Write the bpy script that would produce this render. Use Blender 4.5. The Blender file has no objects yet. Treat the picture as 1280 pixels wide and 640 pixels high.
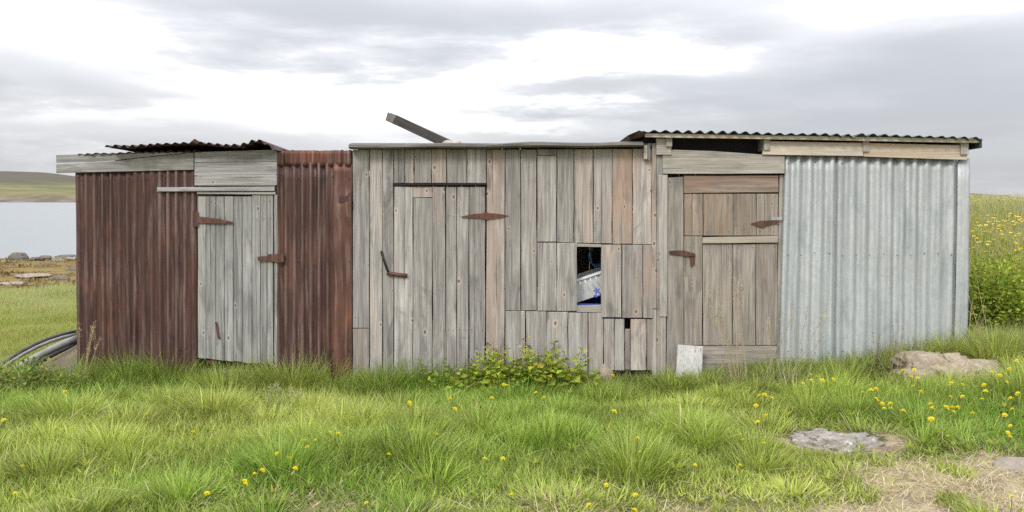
import bpy, bmesh, math, random
import numpy as np
from mathutils import Vector, Matrix, noise as mnoise

random.seed(11)
RNG = np.random.default_rng(11)
R = math.radians
SC = bpy.context.scene
COL = SC.collection

# ------------------------------------------------------------------ camera
CAM = (0.0, -8.2, 1.69)
FPX = 1108.0            # focal length in photo pixels (1280 wide)
PITCH = R(2.0)
SHIFT = -0.0276
cd = bpy.data.cameras.new('camera')
cam = bpy.data.objects.new('camera', cd)
COL.objects.link(cam)
cam.location = CAM
cam.rotation_euler = (R(90) - PITCH, 0, 0)
cd.sensor_width = 36.0
cd.lens = FPX / 1280 * 36
cd.shift_y = SHIFT
cd.clip_start = 0.05
cd.clip_end = 6000
SC.camera = cam

# ------------------------------------------------------------------ view
SC.view_settings.view_transform = 'Standard'
SC.view_settings.look = 'None'
SC.view_settings.gamma = 1.0
SC.view_settings.exposure = 0.36
SC.view_settings.use_curve_mapping = False
SC.render.engine = 'CYCLES'
SC.cycles.max_bounces = 6
SC.cycles.use_denoising = False

# ------------------------------------------------------------------ sun
SUN_EL, SUN_AZ = R(38), R(205)      # azimuth from +Y clockwise: behind the camera, to the left
sd = bpy.data.lights.new('sun', 'SUN')
sun = bpy.data.objects.new('sun', sd)
COL.objects.link(sun)
sd.energy = 1.5
sd.angle = R(14)
sd.color = (1.0, 0.95, 0.87)
sv = Vector((math.sin(SUN_AZ) * math.cos(SUN_EL), math.cos(SUN_AZ) * math.cos(SUN_EL), math.sin(SUN_EL)))
sun.rotation_euler = sv.to_track_quat('Z', 'Y').to_euler()
sun.location = (-6, -12, 12)


# ------------------------------------------------------------------ node helper
class NT:
    def __init__(s, tree):
        s.t = tree
        tree.nodes.clear()

    def n(s, kind, **kw):
        nd = s.t.nodes.new(kind)
        for k, v in kw.items():
            if k.startswith('i_'):
                key = k[2:]
                key = int(key) if key.isdigit() else key.replace('_', ' ')
                s.put(nd.inputs[key], v)
            else:
                setattr(nd, k, v)
        return nd

    def put(s, sock, v):
        if isinstance(v, bpy.types.NodeSocket):
            s.t.links.new(v, sock)
        elif isinstance(v, bpy.types.Node):
            s.t.links.new(v.outputs[0], sock)
        else:
            if isinstance(v, (tuple, list)) and len(v) == 3 and sock.type == 'RGBA':
                v = (*v, 1)
            sock.default_value = v

    def m(s, op, a, b=None, c=None, clamp=False):
        nd = s.t.nodes.new('ShaderNodeMath')
        nd.operation = op
        nd.use_clamp = clamp
        for i, v in enumerate((a, b, c)):
            if v is not None:
                s.put(nd.inputs[i], v)
        return nd.outputs[0]

    def mix(s, f, a, b, blend='MIX'):
        nd = s.t.nodes.new('ShaderNodeMix')
        nd.data_type = 'RGBA'
        nd.blend_type = blend
        s.put(nd.inputs[0], f)
        s.put(nd.inputs[6], a)
        s.put(nd.inputs[7], b)
        return nd.outputs[2]

    def sm(s, v, lo, hi, a=0.0, b=1.0):
        nd = s.t.nodes.new('ShaderNodeMapRange')
        nd.interpolation_type = 'SMOOTHSTEP'
        for i, q in enumerate((v, lo, hi, a, b)):
            s.put(nd.inputs[i], q)
        return nd.outputs[0]

    def ramp(s, f, stops, interp='LINEAR'):
        nd = s.t.nodes.new('ShaderNodeValToRGB')
        cr = nd.color_ramp
        cr.interpolation = interp
        while len(cr.elements) < len(stops):
            cr.elements.new(0.5)
        for e, (p, c) in zip(cr.elements, stops):
            e.position = p
            e.color = (*c, 1) if len(c) == 3 else c
        s.put(nd.inputs[0], f)
        return nd.outputs[0]

    def noise(s, vec, scale=5, detail=4, rough=.5, dist=0.0):
        nd = s.n('ShaderNodeTexNoise')
        s.put(nd.inputs['Vector'], vec)
        nd.inputs['Scale'].default_value = scale
        nd.inputs['Detail'].default_value = detail
        nd.inputs['Roughness'].default_value = rough
        nd.inputs['Distortion'].default_value = dist
        return nd.outputs['Fac']

    def map(s, vec, scale=(1, 1, 1), loc=(0, 0, 0)):
        nd = s.n('ShaderNodeMapping')
        s.put(nd.inputs['Vector'], vec)
        nd.inputs['Scale'].default_value = scale
        nd.inputs['Location'].default_value = loc
        return nd.outputs[0]


# ------------------------------------------------------------------ sky: broken overcast
def build_world():
    w = bpy.data.worlds.new('World')
    SC.world = w
    w.use_nodes = True
    T = NT(w.node_tree)
    tc = T.n('ShaderNodeTexCoord')
    d = tc.outputs['Generated']
    sep = T.n('ShaderNodeSeparateXYZ', i_0=d)
    x, y, z = sep.outputs
    el = T.m('MULTIPLY', T.m('ARCSINE', T.m('MINIMUM', T.m('MAXIMUM', z, -0.999), 0.999)), 57.2958)
    az = T.m('MULTIPLY', T.m('ARCTAN2', x, y), 57.2958)
    # wide, flattened cloud layers
    n1 = T.noise(T.map(d, (1.5, 1.5, 7.0), (3.1, 0.4, 1.7)), 1.5, 8, .52, .3)
    n2 = T.noise(T.map(d, (3.0, 3.0, 15.0), (9.1, 2.4, 5.7)), 1.6, 7, .6)
    warp = T.m('MULTIPLY', T.m('SUBTRACT', n2, .5), 6.0)
    warp2 = T.m('MULTIPLY', T.m('SUBTRACT', n1, .5), 22.0)
    azw = T.m('ADD', az, warp2)
    elw = T.m('ADD', el, warp)

    def px2(px, py):
        return math.degrees(math.atan((px - 640) / FPX)), math.degrees(math.atan((246 - py) / FPX))
    blobs = [(620, 28, 430, 34, .55), (85, 122, 190, 34, .5), (1130, 150, 230, 60, .58), (760, 118, 190, 22, .45),
             (1260, 95, 120, 60, .3), (200, 190, 330, 16, .3), (640, 172, 260, 12, .28), (1250, 225, 160, 22, .25),
             (300, 105, 200, 24, -.55), (420, 140, 170, 18, -.45), (560, 110, 120, 20, -.3), (60, 45, 120, 26, -.45), (1180, 22, 190, 30, -.7), (800, 78, 150, 24, -.6),
             (680, 88, 110, 20, -.4), (690, 150, 140, 16, -.35)]
    tot = None
    for px, py, rx, ry, a in blobs:
        a0, e0 = px2(px, py)
        ra, re = rx / 19.3, ry / 19.3
        u = T.m('MULTIPLY', T.m('SUBTRACT', azw, a0), 1 / ra)
        v = T.m('MULTIPLY', T.m('SUBTRACT', elw, e0), 1 / re)
        q = T.m('ADD', T.m('MULTIPLY', u, u), T.m('MULTIPLY', v, v))
        g = T.m('MULTIPLY', T.m('EXPONENT', T.m('MULTIPLY', q, -1.0)), a)
        tot = g if tot is None else T.m('ADD', tot, g)
    mask = T.m('ADD', T.m('ADD', T.m('MULTIPLY', n1, 1.1), T.m('MULTIPLY', n2, .75)), T.m('MULTIPLY', tot, .70))
    col = T.ramp(T.sm(mask, .56, 1.50), [(0.0, (.90, .903, .91)), (.20, (.745, .748, .762)), (.42, (.555, .56, .582)),
                                          (.72, (.455, .463, .49)), (1.0, (.385, .395, .425))])
    # overcast law: brighter towards the zenith
    gain = T.m('ADD', 1.0, T.m('MULTIPLY', T.m('MAXIMUM', z, 0.0), 2.0))
    gain = T.m('MULTIPLY', gain, 10.0)
    cloud = T.n('ShaderNodeVectorMath', operation='SCALE')
    T.put(cloud.inputs[0], col)
    T.put(cloud.inputs['Scale'], gain)
    sky = T.n('ShaderNodeTexSky')
    sky.sky_type = 'NISHITA'
    sky.sun_disc = False
    sky.sun_elevation = SUN_EL
    sky.sun_rotation = SUN_AZ
    mixed = T.mix(.92, sky.outputs[0], cloud.outputs[0])
    bg = T.n('ShaderNodeBackground', i_Color=mixed, i_Strength=0.1)
    out = T.n('ShaderNodeOutputWorld')
    T.t.links.new(bg.outputs[0], out.inputs[0])


build_world()


# ------------------------------------------------------------------ projection of the photo onto real planes
def ray(px, py):
    u = (px - 640) / FPX
    v = SHIFT * 1280 / FPX + (320 - py) / FPX
    cp, sp = math.cos(PITCH), math.sin(PITCH)
    return Vector((u, cp + v * sp, -sp + v * cp))


def P(px, py, Y=0.0):
    d = ray(px, py)
    t = (Y - CAM[1]) / d.y
    return Vector((CAM[0] + d.x * t, Y, CAM[2] + d.z * t))


def sst(e0, e1, x):
    t = np.clip((x - e0) / (e1 - e0), 0, 1)
    return t * t * (3 - 2 * t)


def terr(x, y):
    x = np.asarray(x, float)
    y = np.asarray(y, float)
    und = 0.025 * np.sin(1.7 * x + .6) * np.cos(1.3 * y + 1.1) + .018 * np.sin(3.1 * x - 2.1 * y) + .012 * np.cos(5.3 * x + 4.1 * y)
    front = 0.14 * sst(1.2, 4.3, x) * sst(-2.2, -.2, y) + .05 * sst(2.5, 4.5, x)
    front = front - .10 * sst(-1.9, -.3, y) * (1 - sst(.9, 1.9, x)) * (1 - .45 * sst(-1.6, -2.4, x))
    yy = np.maximum(y, 0)
    sl = np.where(yy < 16, -.055 * yy, np.where(yy < 33, -.88 - (yy - 16) * .0135, -1.11 - (yy - 33) * .03))
    sl = np.maximum(sl, -4.0)
    wr = sst(2.6, 6.4, x)
    hill = 1.25 * sst(-.2, 6.2, y) + .12 * np.sin(x * .45 + .4) * np.cos(y * .4) * sst(2, 8, y)
    z = sl * (1 - wr) + hill * wr + front * (1 - sst(1, 6, y))
    und = und * (1 - sst(20, 30, np.abs(y))) * (1 - sst(20, 40, np.abs(x)))
    bumps = 0.07 * (np.sin(1.9 * x + .7 * y) * np.cos(1.1 * y - .8 * x)) * sst(17, 22, y) * (1 - sst(31, 35, y)) * (1 - wr)
    return z + und + bumps


def ground(px, py, up=0.0):
    """point of the terrain (raised by up) seen at a photo pixel"""
    d = ray(px, py)
    t, step = 3.0, .02
    C = Vector(CAM)
    while t < 120:
        p = C + d * t
        if p.z <= float(terr(p.x, p.y)) + up:
            return p
        t += step * (1 if t < 12 else 4)
    return p


# ------------------------------------------------------------------ object helpers
WL = {}


def link(name, me, parent=None, loc=(0, 0, 0), rot=None):
    o = bpy.data.objects.new(name, me)
    COL.objects.link(o)
    loc = Vector(loc)
    WL[o] = loc
    if parent is not None:
        o.parent = parent
        o.location = loc - WL[parent]
    else:
        o.location = loc
    if rot is not None:
        o.rotation_euler = rot
    return o


def tag(o, label=None, cat=None, group=None, kind=None):
    if label:
        o['label'] = label
    if cat:
        o['category'] = cat
    if group:
        o['group'] = group
    if kind:
        o['kind'] = kind
    return o


def empty(name, loc, label, cat, group=None):
    o = link(name, None, None, loc)
    o.empty_display_size = .1
    return tag(o, label, cat, group)


def mesh(name, verts, faces, mat=None, smooth=False):
    me = bpy.data.meshes.new(name)
    me.from_pydata([tuple(v) for v in verts], [], faces)
    if mat:
        me.materials.append(mat)
    if smooth:
        me.polygons.foreach_set('use_smooth', [True] * len(me.polygons))
    me.update()
    return me


def board_w(name, quad, y, th, mat, parent, grain='v', seg=3, jit=.0018, cham=.003, tilt=0.0):
    """a sawn board in a wall plane: quad = world corners TL TR BR BL, front face at y"""
    TL, TR, BR, BL = [Vector((q[0], 0, q[2] if len(q) > 2 else q[1])) for q in quad]
    pts = []

    def edge(a, b, n, amp):
        dv = (b - a)
        nrm = Vector((-dv.z, 0, dv.x)).normalized() if dv.length > 1e-6 else Vector((0, 0, 0))
        for i in range(n):
            q = a + dv * (i / n)
            if i:
                q = q + nrm * random.uniform(-amp, amp)
            pts.append(q)
    if grain == 'v':
        edge(TL, TR, 1, 0); edge(TR, BR, seg, jit); edge(BR, BL, 1, 0); edge(BL, TL, seg, jit)
    else:
        edge(TL, TR, seg, jit); edge(TR, BR, 1, 0); edge(BR, BL, seg, jit); edge(BL, TL, 1, 0)
    c = sum(pts, Vector()) / len(pts)
    hw = max(abs(p.x - c.x) for p in pts)
    hh = max(abs(p.z - c.z) for p in pts)
    sx, sz = max(.2, 1 - cham / max(hw, .004)), max(.2, 1 - cham / max(hh, .004))
    n = len(pts)
    loc3 = []
    for k, (fy, ax, az) in enumerate(((0, sx, sz), (cham, 1, 1), (th, 1, 1))):
        for p in pts:
            lx, lz = (p.x - c.x) * ax, (p.z - c.z) * az
            ty = fy + tilt * lz / max(hh, .01)
            if grain == 'v':
                loc3.append((lx, ty, lz))
            else:
                loc3.append((-lz, ty, lx))
    faces = [tuple(range(n))]
    for k in range(2):
        for i in range(n):
            j = (i + 1) % n
            faces.append((k * n + i, (k + 1) * n + i, (k + 1) * n + j, k * n + j))
    faces.append(tuple(2 * n + i for i in reversed(range(n))))
    me = mesh(name, loc3, faces, mat)
    bm = bmesh.new(); bm.from_mesh(me); bmesh.ops.recalc_face_normals(bm, faces=bm.faces); bm.to_mesh(me); bm.free()
    return link(name, me, parent, (c.x, y, c.z), None if grain == 'v' else (0, R(90), 0))


def board(name, q, y, th, mat, parent, grain='v', **kw):
    """quad given as photo pixels, either (x0,x1,y0,y1) or four corners"""
    if not isinstance(q[0], (tuple, list)):
        x0, x1, y0, y1 = q
        q = ((x0, y0), (x1, y0), (x1, y1), (x0, y1))
    return board_w(name, [P(a, b, y) for a, b in q], y, th, mat, parent, grain, **kw)


def box_me(name, sx, sy, sz, mat, cham=.004, jit=0.0):
    bm = bmesh.new()
    bmesh.ops.create_cube(bm, size=1)
    for v in bm.verts:
        v.co = Vector((v.co.x * sx, v.co.y * sy, v.co.z * sz)) + Vector([random.uniform(-jit, jit) for _ in range(3)])
    if cham:
        bmesh.ops.bevel(bm, geom=bm.edges[:], offset=cham, segments=1, affect='EDGES')
    me = bpy.data.meshes.new(name)
    bm.to_mesh(me); bm.free()
    me.materials.append(mat)
    return me


def tube_data(pts, rad, ns=8, cap=True):
    pts = [Vector(p) for p in pts]
    rads = rad if isinstance(rad, (list, tuple)) else [rad] * len(pts)
    V, F = [], []
    up = Vector((0, 0, 1))
    for i, p in enumerate(pts):
        d = (pts[min(i + 1, len(pts) - 1)] - pts[max(i - 1, 0)]).normalized()
        a = d.cross(up)
        if a.length < .05:
            a = d.cross(Vector((1, 0, 0)))
        a.normalize()
        b = d.cross(a)
        for k in range(ns):
            t = 2 * math.pi * k / ns
            V.append(p + (a * math.cos(t) + b * math.sin(t)) * rads[i])
    for i in range(len(pts) - 1):
        for k in range(ns):
            k2 = (k + 1) % ns
            F.append((i * ns + k, i * ns + k2, (i + 1) * ns + k2, (i + 1) * ns + k))
    if cap:
        F.append(tuple(reversed(range(ns))))
        F.append(tuple((len(pts) - 1) * ns + k for k in range(ns)))
    return V, F


def tube(name, pts, rad, mat, parent=None, ns=8, origin=None):
    o = Vector(origin if origin is not None else pts[0])
    V, F = tube_data(pts, rad, ns)
    return link(name, mesh(name, [v - o for v in V], F, mat, True), parent, o)


# ------------------------------------------------------------------ materials
def principled(T, color, rough=.7, metal=0.0, spec=.3, normal=None):
    b = T.n('ShaderNodeBsdfPrincipled')
    T.put(b.inputs['Base Color'], color)
    T.put(b.inputs['Roughness'], rough)
    T.put(b.inputs['Metallic'], metal)
    T.put(b.inputs['Specular IOR Level'], spec)
    if normal is not None:
        T.put(b.inputs['Normal'], normal)
    o = T.n('ShaderNodeOutputMaterial')
    T.t.links.new(b.outputs[0], o.inputs[0])
    return b


def bump(T, h, strength=.3, dist=.01):
    n = T.n('ShaderNodeBump')
    n.inputs['Strength'].default_value = strength
    n.inputs['Distance'].default_value = dist
    T.put(n.inputs['Height'], h)
    return n.outputs[0]


def new_mat(name):
    m = bpy.data.materials.new(name)
    m.use_nodes = True
    return m, NT(m.node_tree)


def wood_mat(name, light, dark, tint, tint_amt=.5, var=.3, knots=1.0, stain=.5):
    m, T = new_mat(name)
    tc = T.n('ShaderNodeTexCoord').outputs['Object']
    oi = T.n('ShaderNodeObjectInfo').outputs['Random']
    off = T.n('ShaderNodeCombineXYZ', i_0=T.m('MULTIPLY', oi, 37.0), i_1=T.m('MULTIPLY', oi, 11.0), i_2=T.m('MULTIPLY', oi, 91.0))
    va = T.n('ShaderNodeVectorMath', operation='ADD')
    T.put(va.inputs[0], tc); T.put(va.inputs[1], off.outputs[0])
    co = va.outputs[0]
    r2 = T.m('FRACT', T.m('MULTIPLY', oi, 7.31))
    r3 = T.m('FRACT', T.m('MULTIPLY', oi, 13.77))
    # wavy grain
    g1 = T.noise(T.map(co, (20, 20, .9)), 1.6, 6, .62, .5)
    g2 = T.noise(T.map(co, (150, 150, 3.0)), 1.0, 4, .6)
    g3 = T.noise(T.map(co, (6, 6, .8)), 1.3, 4, .55, .4)
    c = T.mix(T.sm(g1, .28, .72), dark, light)
    c = T.mix(T.m('MULTIPLY', T.sm(g2, .58, .38), .42), c, tuple(v * .4 for v in dark))
    c = T.mix(T.m('MULTIPLY', T.sm(T.m('ADD', g3, T.m('MULTIPLY', T.m('SUBTRACT', r2, .5), .30)), .46, .68), tint_amt), c, tint)
    # a few long dark checks along the grain
    ck = T.noise(T.map(co, (48, 48, .5)), 1.0, 2, .5, .2)
    crack = T.sm(ck, .675, .705)
    c = T.mix(T.m('MULTIPLY', crack, .7), c, (.05, .043, .038))
    # grey-black water stains
    st = T.noise(T.map(co, (8, 8, 2.4)), 1.0, 5, .65, .8)
    c = T.mix(T.m('MULTIPLY', T.sm(st, .50, .70), stain), c, (.12, .113, .107))
    # pale bleached patches
    pl = T.noise(T.map(co, (9, 9, 1.8), (4, 2, 8)), 1.0, 5, .65)
    c = T.mix(T.m('MULTIPLY', T.sm(pl, .54, .76), .5), c, tuple(min(.8, v * 1.35) for v in light))
    # knots, scattered over the face of the board
    s3 = T.n('ShaderNodeSeparateXYZ', i_0=co)
    wv = T.m('MULTIPLY', T.m('SUBTRACT', T.noise(co, 9, 3, .6), .5), .10)
    kv = T.n('ShaderNodeCombineXYZ', i_0=T.m('ADD', T.m('MULTIPLY', s3.outputs[0], 6.2), wv), i_1=T.m('MULTIPLY', s3.outputs[2], 3.9))
    vo = T.n('ShaderNodeTexVoronoi', voronoi_dimensions='2D')
    T.put(vo.inputs['Vector'], kv)
    vo.inputs['Scale'].default_value = 1.0
    dist = vo.outputs['Distance']
    sepc = T.n('ShaderNodeSeparateColor', i_0=vo.outputs['Color'])
    on = T.m('GREATER_THAN', sepc.outputs[0], .70)
    siz = T.m('ADD', .45, T.m('MULTIPLY', sepc.outputs[1], 1.4))
    dist = T.m('DIVIDE', dist, siz)
    halo = T.m('MULTIPLY', T.m('MULTIPLY', T.sm(dist, .20, .05), on), knots)
    ringk = T.m('MULTIPLY', T.m('MULTIPLY', T.sm(dist, .10, .06), on), knots)
    core = T.m('MULTIPLY', T.m('MULTIPLY', T.sm(dist, .055, .03), on), knots)
    c = T.mix(T.m('MULTIPLY', halo, .45), c, tint)
    c = T.mix(T.m('MULTIPLY', ringk, .35), c, tuple(min(.8, v * 1.25) for v in light))
    c = T.mix(T.m('MULTIPLY', core, .8), c, (.085, .062, .05))
    # per-board tone
    hs = T.n('ShaderNodeHueSaturation')
    T.put(hs.inputs['Color'], c)
    T.put(hs.inputs['Value'], T.m('ADD', 1 - var / 2, T.m('MULTIPLY', r3, var)))
    T.put(hs.inputs['Saturation'], T.m('ADD', .75, T.m('MULTIPLY', r2, .4)))
    hgt = T.m('SUBTRACT', T.m('ADD', T.m('MULTIPLY', g1, .5), T.m('MULTIPLY', g2, .5)), T.m('MULTIPLY', crack, 1.2))
    hgt = T.m('SUBTRACT', hgt, T.m('MULTIPLY', core, .4))
    principled(T, hs.outputs[0], .85, 0, .15, bump(T, hgt, .4, .005))
    return m


def rust_mat(name, a, b, hot, pale, pitch=None):
    m, T = new_mat(name)
    tc = T.n('ShaderNodeTexCoord').outputs['Object']
    oi = T.n('ShaderNodeObjectInfo').outputs['Random']
    off = T.n('ShaderNodeCombineXYZ', i_0=T.m('MULTIPLY', oi, 23.0), i_1=T.m('MULTIPLY', oi, 9.0), i_2=T.m('MULTIPLY', oi, 41.0))
    va = T.n('ShaderNodeVectorMath', operation='ADD')
    T.put(va.inputs[0], tc); T.put(va.inputs[1], off.outputs[0])
    co = va.outputs[0]
    s1 = T.noise(T.map(co, (9, 9, 1.0)), 1.4, 6, .62, .3)
    s2 = T.noise(T.map(co, (30, 30, 1.6)), 1.0, 5, .6)
    big = T.noise(co, 2.3, 5, .6, .5)
    fine = T.noise(co, 60, 4, .7)
    c = T.mix(T.sm(s1, .33, .67), a, b)
    c = T.mix(T.m('MULTIPLY', T.sm(T.m('ADD', T.m('MULTIPLY', big, .7), T.m('MULTIPLY', fine, .3)), .56, .68), .75), c, hot)
    c = T.mix(T.m('MULTIPLY', T.sm(s2, .50, .70), .62), c, pale)
    pch = T.noise(T.map(co, (3.2, 3.2, 1.5), (9, 2, 4)), 1.0, 6, .7, .8)
    c = T.mix(T.m('MULTIPLY', T.sm(pch, .54, .70), .55), c, hot)
    c = T.mix(T.m('MULTIPLY', T.sm(pch, .46, .32), .5), c, (.045, .030, .030))
    c = T.mix(T.m('MULTIPLY', T.sm(fine, .52, .75), .35), c, (.02, .014, .012))
    # crests mixed towards the pale colour, broken up by noise
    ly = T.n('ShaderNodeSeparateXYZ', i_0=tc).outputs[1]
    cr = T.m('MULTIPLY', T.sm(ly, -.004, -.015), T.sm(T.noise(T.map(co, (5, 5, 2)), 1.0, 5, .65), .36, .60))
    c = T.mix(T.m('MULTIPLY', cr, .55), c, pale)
    # scratches / chips showing bare zinc
    ch = T.noise(T.map(co, (14, 14, 5), (7, 7, 7)), 1.5, 6, .75)
    c = T.mix(T.m('MULTIPLY', T.sm(ch, .70, .73), .7), c, (.45, .42, .40))
    h = T.m('ADD', T.m('MULTIPLY', fine, .5), s2)
    principled(T, c, T.sm(s1, .3, .7, .50, .72), .25, .4, bump(T, h, .25, .003))
    return m


def zinc_mat(name):
    m, T = new_mat(name)
    tc = T.n('ShaderNodeTexCoord').outputs['Object']
    oi = T.n('ShaderNodeObjectInfo').outputs['Random']
    off = T.n('ShaderNodeCombineXYZ', i_0=T.m('MULTIPLY', oi, 23.0), i_2=T.m('MULTIPLY', oi, 41.0))
    va = T.n('ShaderNodeVectorMath', operation='ADD')
    T.put(va.inputs[0], tc); T.put(va.inputs[1], off.outputs[0])
    co = va.outputs[0]
    vo = T.n('ShaderNodeTexVoronoi')
    T.put(vo.inputs['Vector'], T.map(co, (1, 1, .7)))
    vo.inputs['Scale'].default_value = 38
    sc = T.n('ShaderNodeSeparateColor', i_0=vo.outputs['Color'])
    run = T.noise(T.map(co, (22, 22, .7)), 1.0, 6, .62)
    big = T.noise(T.map(co, (4, 4, 1.6)), 1.0, 5, .65, .6)
    blot = T.noise(T.map(co, (13, 13, 8)), 1.0, 6, .7)
    c = T.mix(T.sm(run, .3, .7), (.40, .425, .435), (.57, .595, .605))
    c = T.mix(T.m('MULTIPLY', sc.outputs[0], .22), c, (.26, .30, .335))
    c = T.mix(T.m('MULTIPLY', T.sm(big, .5, .7), .5), c, (.24, .275, .305))
    c = T.mix(T.m('MULTIPLY', T.sm(blot, .60, .72), .55), c, (.62, .64, .64))
    dk = T.noise(T.map(co, (30, 30, 3), (3, 1, 8)), 1.0, 5, .7)
    c = T.mix(T.m('MULTIPLY', T.sm(dk, .66, .74), .55), c, (.16, .15, .145))
    principled(T, c, T.sm(big, .3, .7, .54, .70), .5, .4, bump(T, T.m('ADD', run, blot), .12, .004))
    return m


def plain_mat(name, col, rough=.6, metal=0.0, n_amt=.25, scale=8.0, spec=.3):
    m, T = new_mat(name)
    tc = T.n('ShaderNodeTexCoord').outputs['Object']
    n = T.noise(tc, scale, 5, .6)
    dark = tuple(v * .55 for v in col)
    c = T.mix(T.m('MULTIPLY', T.sm(n, .4, .7), n_amt * 2), col, dark)
    principled(T, c, rough, metal, spec, bump(T, n, .2, .004))
    return m


def rock_mat(name, a, b, lichen, lich=.3):
    m, T = new_mat(name)
    tc = T.n('ShaderNodeTexCoord').outputs['Object']
    n1 = T.noise(tc, 9, 9, .72, .3)
    n2 = T.noise(tc, 48, 7, .75)
    n3 = T.noise(tc, 15, 8, .75, .8)
    c = T.mix(T.sm(n1, .35, .65), a, b)
    c = T.mix(T.m('MULTIPLY', T.sm(n2, .5, .7), .6), c, tuple(v * .4 for v in a))
    c = T.mix(T.m('MULTIPLY', T.sm(n3, .52, .62), lich), c, lichen)
    principled(T, c, .9, 0, .15, bump(T, T.m('ADD', n1, T.m('MULTIPLY', n2, .6)), .8, .02))
    return m


def leaf_mat(name, trans=.35, rough=.55):
    m, T = new_mat(name)
    at = T.n('ShaderNodeAttribute')
    at.attribute_name = 'col'
    p = T.n('ShaderNodeBsdfPrincipled')
    T.put(p.inputs['Base Color'], at.outputs['Color'])
    p.inputs['Roughness'].default_value = rough
    p.inputs['Specular IOR Level'].default_value = .25
    t = T.n('ShaderNodeBsdfTranslucent')
    T.put(t.inputs['Color'], at.outputs['Color'])
    mx = T.n('ShaderNodeMixShader')
    mx.inputs[0].default_value = trans
    T.t.links.new(p.outputs[0], mx.inputs[1])
    T.t.links.new(t.outputs[0], mx.inputs[2])
    o = T.n('ShaderNodeOutputMaterial')
    T.t.links.new(mx.outputs[0], o.inputs[0])
    return m


M = {}
M['grey'] = wood_mat('weathered_grey_wood', (.46, .425, .398), (.255, .237, .224), (.40, .300, .245), .48, .44, 1.0, .62)
M['silver'] = wood_mat('silver_grey_wood', (.425, .418, .405), (.22, .217, .211), (.31, .29, .26), .3, .26, .9, .55)
M['brown'] = wood_mat('brown_door_wood', (.39, .345, .295), (.22, .192, .162), (.275, .20, .15), .5, .26, .6, .55)
M['tan'] = wood_mat('pale_tan_wood', (.60, .54, .46), (.47, .42, .35), (.54, .41, .30), .4, .12, .5, .15)
M['dirty'] = wood_mat('dirty_tan_wood', (.46, .43, .38), (.33, .305, .27), (.36, .29, .22), .35, .18, .5, .35)
M['redwood'] = wood_mat('red_stained_wood', (.36, .31, .265), (.24, .19, .155), (.23, .135, .10), .6, .12, .2, .4)
M['white'] = wood_mat('white_painted_wood', (.64, .63, .61), (.50, .49, .47), (.52, .48, .43), .3, .1, .0, .3)
M['roofgrey'] = wood_mat('dark_grey_roof_wood', (.26, .26, .26), (.16, .16, .16), (.18, .17, .16), .4, .2, .3, .5)
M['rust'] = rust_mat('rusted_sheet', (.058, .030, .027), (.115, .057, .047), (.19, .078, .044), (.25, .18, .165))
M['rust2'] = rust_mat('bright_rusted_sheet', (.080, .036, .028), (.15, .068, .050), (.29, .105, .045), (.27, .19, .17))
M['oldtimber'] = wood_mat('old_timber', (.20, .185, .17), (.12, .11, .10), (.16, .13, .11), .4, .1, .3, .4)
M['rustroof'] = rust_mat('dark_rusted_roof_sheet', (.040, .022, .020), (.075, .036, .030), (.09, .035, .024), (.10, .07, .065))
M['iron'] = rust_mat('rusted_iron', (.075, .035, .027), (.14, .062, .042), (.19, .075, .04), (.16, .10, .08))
M['blackiron'] = plain_mat('black_iron', (.03, .026, .024), .5, .6)
M['zinc'] = zinc_mat('galvanised_sheet')
M['greenroof'] = plain_mat('dark_green_roof_sheet', (.06, .085, .078), .55, .4, .35, 20)
M['tar'] = plain_mat('tar_paper', (.05, .05, .052), .9)
M['whiteplastic'] = plain_mat('white_plastic', (.78, .80, .82), .45, 0, .08, 5)
M['blueplastic'] = plain_mat('blue_plastic', (.025, .06, .28), .45, 0, .15, 8)
M['bluemark'] = plain_mat('blue_print', (.03, .06, .42), .5, 0, .05)
M['bluerope'] = plain_mat('blue_rope', (.09, .17, .32), .7, 0, .2, 60)
M['greypipe'] = plain_mat('grey_plastic_pipe', (.27, .27, .27), .4, 0, .3, 14)
M['darkpipe'] = plain_mat('dark_plastic_pipe', (.07, .068, .07), .4, 0, .3, 14)
M['leaf'] = leaf_mat('grass_and_leaf')
M['straw'] = leaf_mat('dry_straw', .2, .7)
M['petal'] = leaf_mat('yellow_petals', .3, .6)
M['rock_tan'] = rock_mat('tan_rock', (.42, .355, .265), (.28, .235, .17), (.52, .46, .36), .5)
M['rock_lichen'] = rock_mat('lichen_rock', (.37, .345, .31), (.23, .205, .175), (.62, .59, .53), .75)
M['rock_shore'] = rock_mat('shore_rock', (.115, .10, .085), (.18, .16, .135), (.22, .19, .12), .3)
M['rock_pale'] = rock_mat('pale_flat_stone', (.36, .31, .26), (.27, .235, .20), (.46, .42, .36), .4)


# ------------------------------------------------------------------ ground, water, hills
def dry_mask(x, y):
    """worn path with dry thatch, lower right of the picture"""
    x = np.asarray(x, float); y = np.asarray(y, float)
    line = np.minimum(-4.35 + .70 * x, -2.45 + .03 * x)
    wob = .18 * np.sin(3.3 * x + 1.2 * y) + .12 * np.sin(7.1 * x - 3.0 * y) + .08 * np.cos(13 * x + 9 * y)
    d = sst(.45, -.75, (y - line) + wob)
    e = np.exp(-(((x - 2.3) / .55) ** 2 + ((y + 2.1) / .35) ** 2))          # bare patch round the flat rock
    f = .5 * np.exp(-(((x - 1.0) / 1.2) ** 2 + ((y + 3.45) / .35) ** 2)) + .45 * np.exp(-(((x + 1.1) / .9) ** 2 + ((y + 3.5) / .3) ** 2))
    tuft = np.sin(7.3 * x + 2.2 * y + 1) * np.cos(6.1 * y - 2.7 * x) + .6 * np.sin(15.1 * x - 9.3 * y) * np.cos(11 * y + 4 * x)
    return np.clip(np.maximum(np.maximum(d, e), f) * (1 - .85 * sst(.25, .8, tuft)), 0, 1)


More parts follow.
